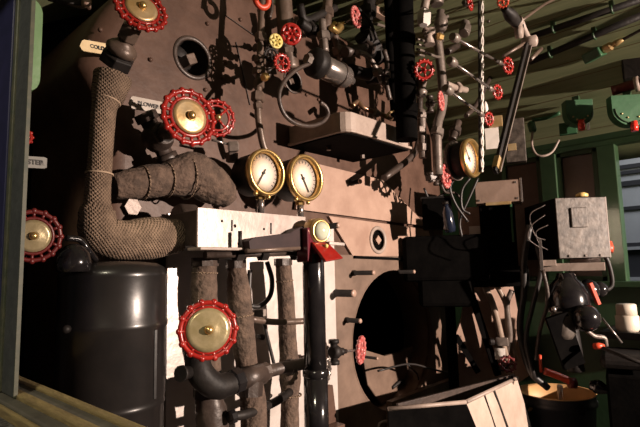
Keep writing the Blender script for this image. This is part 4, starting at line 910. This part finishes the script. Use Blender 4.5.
one('spill_bottle', MB().tube([D(590, 385, 2.12), D(598, 387, 2.1), D(612, 392, 2.06)], [.02, .03, .012], 14), 'gloss', 'shiny black oil can lying behind the bucket rim', 'oil can')

# ================================================================== ROOF FITTINGS
def roofpt(px, py, gap=.0):
    lo_, hi_ = .5, 6.
    d = ray(px, py)
    for _ in range(50):
        m_ = (lo_+hi_)/2; p_ = CAM+d*m_
        if p_.z < roofz(min(p_.x, W+.1))-gap and p_.x < W: lo_ = m_
        else: hi_ = m_
    return CAM+d*lo_
def conduit(label, a, b, r, clips, m='dark', gap=.03):
    A, B = roofpt(*a, gap), roofpt(*b, gap); t = thing('roof_conduit', label, 'conduit', A, 'conduits along the roof')
    part('tube', MB().tube([A, B], r, 12), m, t)
    for k in clips:
        q = A.lerp(B, k); part('clip', MB().torus(r*1.2, .005, xf(q, B-A), 16, 6).box(q+V((0, 0, .018)), (.03, .015, .03)), 'green', t)
conduit('upper dark conduit pipe running along the green boarded roof', (527, 38), (645, -2), .014, (.25, .75), 'black', .04)
conduit('lower dark conduit pipe running along the green boarded roof', (530, 62), (645, 14), .015, (.2, .6), 'black', .045)
jp = roofpt(592, 56, .035); jb = thing('roof_junction_box', 'small green junction box with brass glands on the roof boards', 'junction box', jp)
dY = (roofpt(620, 40, .035)-roofpt(590, 56, .035)).normalized()
part('box', MB().bar(jp-dY*.03, jp+dY*.05, .07, .045, V((-.4, 0, 1))), 'lampgreen', jb, .006)
part('gland', MB().lathe([(.016, 0), (.02, .01), (.02, .035), (.012, .045)], xf(jp+dY*.05, dY), 8, False).lathe([(.012, .05), (.014, .07), (.008, .10)], xf(jp+dY*.04, dY), 10), 'brass', jb)
part('conduit_tail', MB().tube([jp+dY*.1, jp+dY*.35, jp+dY*.8], .007, 8), 'dark', jb)
sp = roofpt(532, 126, .02); sc_ = thing('conduit_box', 'green conduit fitting with a grey flexible cable loop', 'junction box', sp)
part('fitting', MB().lathe([(.012, -.03), (.02, -.02), (.02, .02), (.012, .03)], xf(D(532, 127, 2.62), (0, .2, 1)), 10).tube([D(532, 120, 2.62), D(546, 118, 2.6), D(560, 113, 2.56)], .010, 10), 'lampgreen', sc_)
part('flex_cable', MB().tube([D(532.5, 132, 2.6), D(532, 145, 2.58), D(536, 154, 2.56), D(543, 156, 2.54), D(552, 152, 2.54), D(559, 140, 2.54)], .006, 10), 'casting', sc_)
def marker(label, px, py, rpx, t):
    c = D(px, py, t); u_ = S(1, c); n = (V((-1, -.75, 0))).normalized(); x = V((0, 0, 1)).cross(n).normalized(); th = S(11, c)
    o = thing('indicator_lamp', label, 'lamp', c, 'green indicator lamps under the eaves')
    pl = [c+x*(-rpx*u_)+V((0, 0, 14*u_)), c+x*(rpx*u_)+V((0, 0, 14*u_))]+[c+x*(rpx*u_*math.cos(a))+V((0, 0, -rpx*.95*u_*math.sin(a))) for a in [PI*i/14 for i in range(15)]]
    part('housing', MB().slab(pl, -n*th), 'lampgreen', o, .006)
    part('rim', MB().tube([c+x*(rpx*.86*u_*math.cos(a))+V((0, 0, -rpx*.8*u_*math.sin(a)))+n*.003 for a in [PI*i/14 for i in range(15)]], .003, 6), 'green', o)
    part('red_lens', MB().lathe([(3.2*u_, -4*u_), (3.6*u_, 0), (3*u_, 6*u_)], xf(c+V((0, 0, -rpx*1.05*u_))+n*.004, (0, 0, 1)), 14), 'redlens', o)
    sc2 = MB()
    for a in (.5, 1.1, 2.0, 2.6): sc2.ball(c+x*(rpx*.62*u_*math.cos(a))+V((0, 0, -rpx*.55*u_*math.sin(a)))+n*.002, 1*u_, 8)
    part('screws', sc2, 'brass', o)
    part('hanger', MB().box(c+V((0, 0, 16*u_))-n*th*.6, (.03, .03, .03)), 'green', o)
marker('green round-bottomed indicator lamp with red lens, above the second window', 580, 113, 13, 2.4)
marker('larger green indicator lamp with red lens above the open window', 632, 108, 19, 2.2)
fl = thing('flue_bracket', 'dull red-brown pipe coupling above the larger green lamp', 'coupling', D(627, 88, 2.25))
part('coupling', MB().tube([D(612, 91, 2.27), D(640, 83, 2.2), D(655, 79, 2.15)], S(5, D(627, 88, 2.25)), 12, jit=.06), 'darkred', fl)
part('collar', MB().lathe([(S(7, bc), -.01), (S(7, bc), .01)], xf(D(637, 84, 2.2), D(640, 83, 2.2)-D(612, 91, 2.27)), 10), 'casting', fl)
lh = thing('roof_lamp_box', 'dark box hanging from the roof at the right edge', 'box', D(632, 60, 2.2))
part('case', MB().box((0, .06, 0), (.14, .1, .1), facing(D(640, 64, 2.2))), 'black', lh, .008); part('bracket', MB().box((0, .05, .07), (.05, .03, .06), facing(D(640, 64, 2.2))), 'black', lh)
c = D(568, 128, 2.5); wb = thing('wall_switch', 'small green switch box under the left indicator lamp', 'switch', c)
fbox('case', c, 16, 12, .03, 'lampgreen', wb, .003); fbox('toggle', D(588, 126, 2.42), 3, 8, .01, 'steel', wb, .001)

# ================================================================== LIGHT, CAMERA
def light(kind, name, loc, target, energy, col, size=.05, **k):
    l = bpy.data.lights.new(name, kind); l.energy = energy; l.color = col
    if kind == 'AREA': l.size = size
    else: l.shadow_soft_size = size
    for a, b in k.items(): setattr(l, a, b)
    o = bpy.data.objects.new(name, l); COL.objects.link(o); o.location = loc
    o.rotation_euler = (V(target)-V(loc)).to_track_quat('-Z', 'Y').to_euler(); return o
light('SPOT', 'work_lamp', (2.42, -4.5, 1.66), (1.72, 0, 1.12), 1950, (1, .80, .67), .03, spot_size=math.radians(52), spot_blend=1.0)
light('POINT', 'hall_lamp_left', (-1.2, -1.8, 3.0), (0, 0, 0), 150, (1, .9, .66), .25)
light('AREA', 'hall_daylight_right', (3.6, -2.0, 3.2), (4.6, -.6, 1.4), 70, (.95, .97, 1), 1.0)
w = bpy.data.worlds.new('World'); SC.world = w; w.use_nodes = True
w.node_tree.nodes['Background'].inputs[0].default_value = (.6, .5, .47, 1); w.node_tree.nodes['Background'].inputs[1].default_value = .05
cam = bpy.data.cameras.new('Camera'); co = bpy.data.objects.new('Camera', cam); COL.objects.link(co)
cam.sensor_width = 36; cam.lens = F*36/640; cam.clip_start = .02; cam.clip_end = 60
co.matrix_world = Matrix.Translation(CAM) @ Matrix((RT, UP, -FW)).transposed().to_4x4()
SC.camera = co
vs = SC.view_settings; vs.view_transform = 'Standard'; vs.look = 'None'; vs.gamma = 1; vs.exposure = 0; vs.use_curve_mapping = False
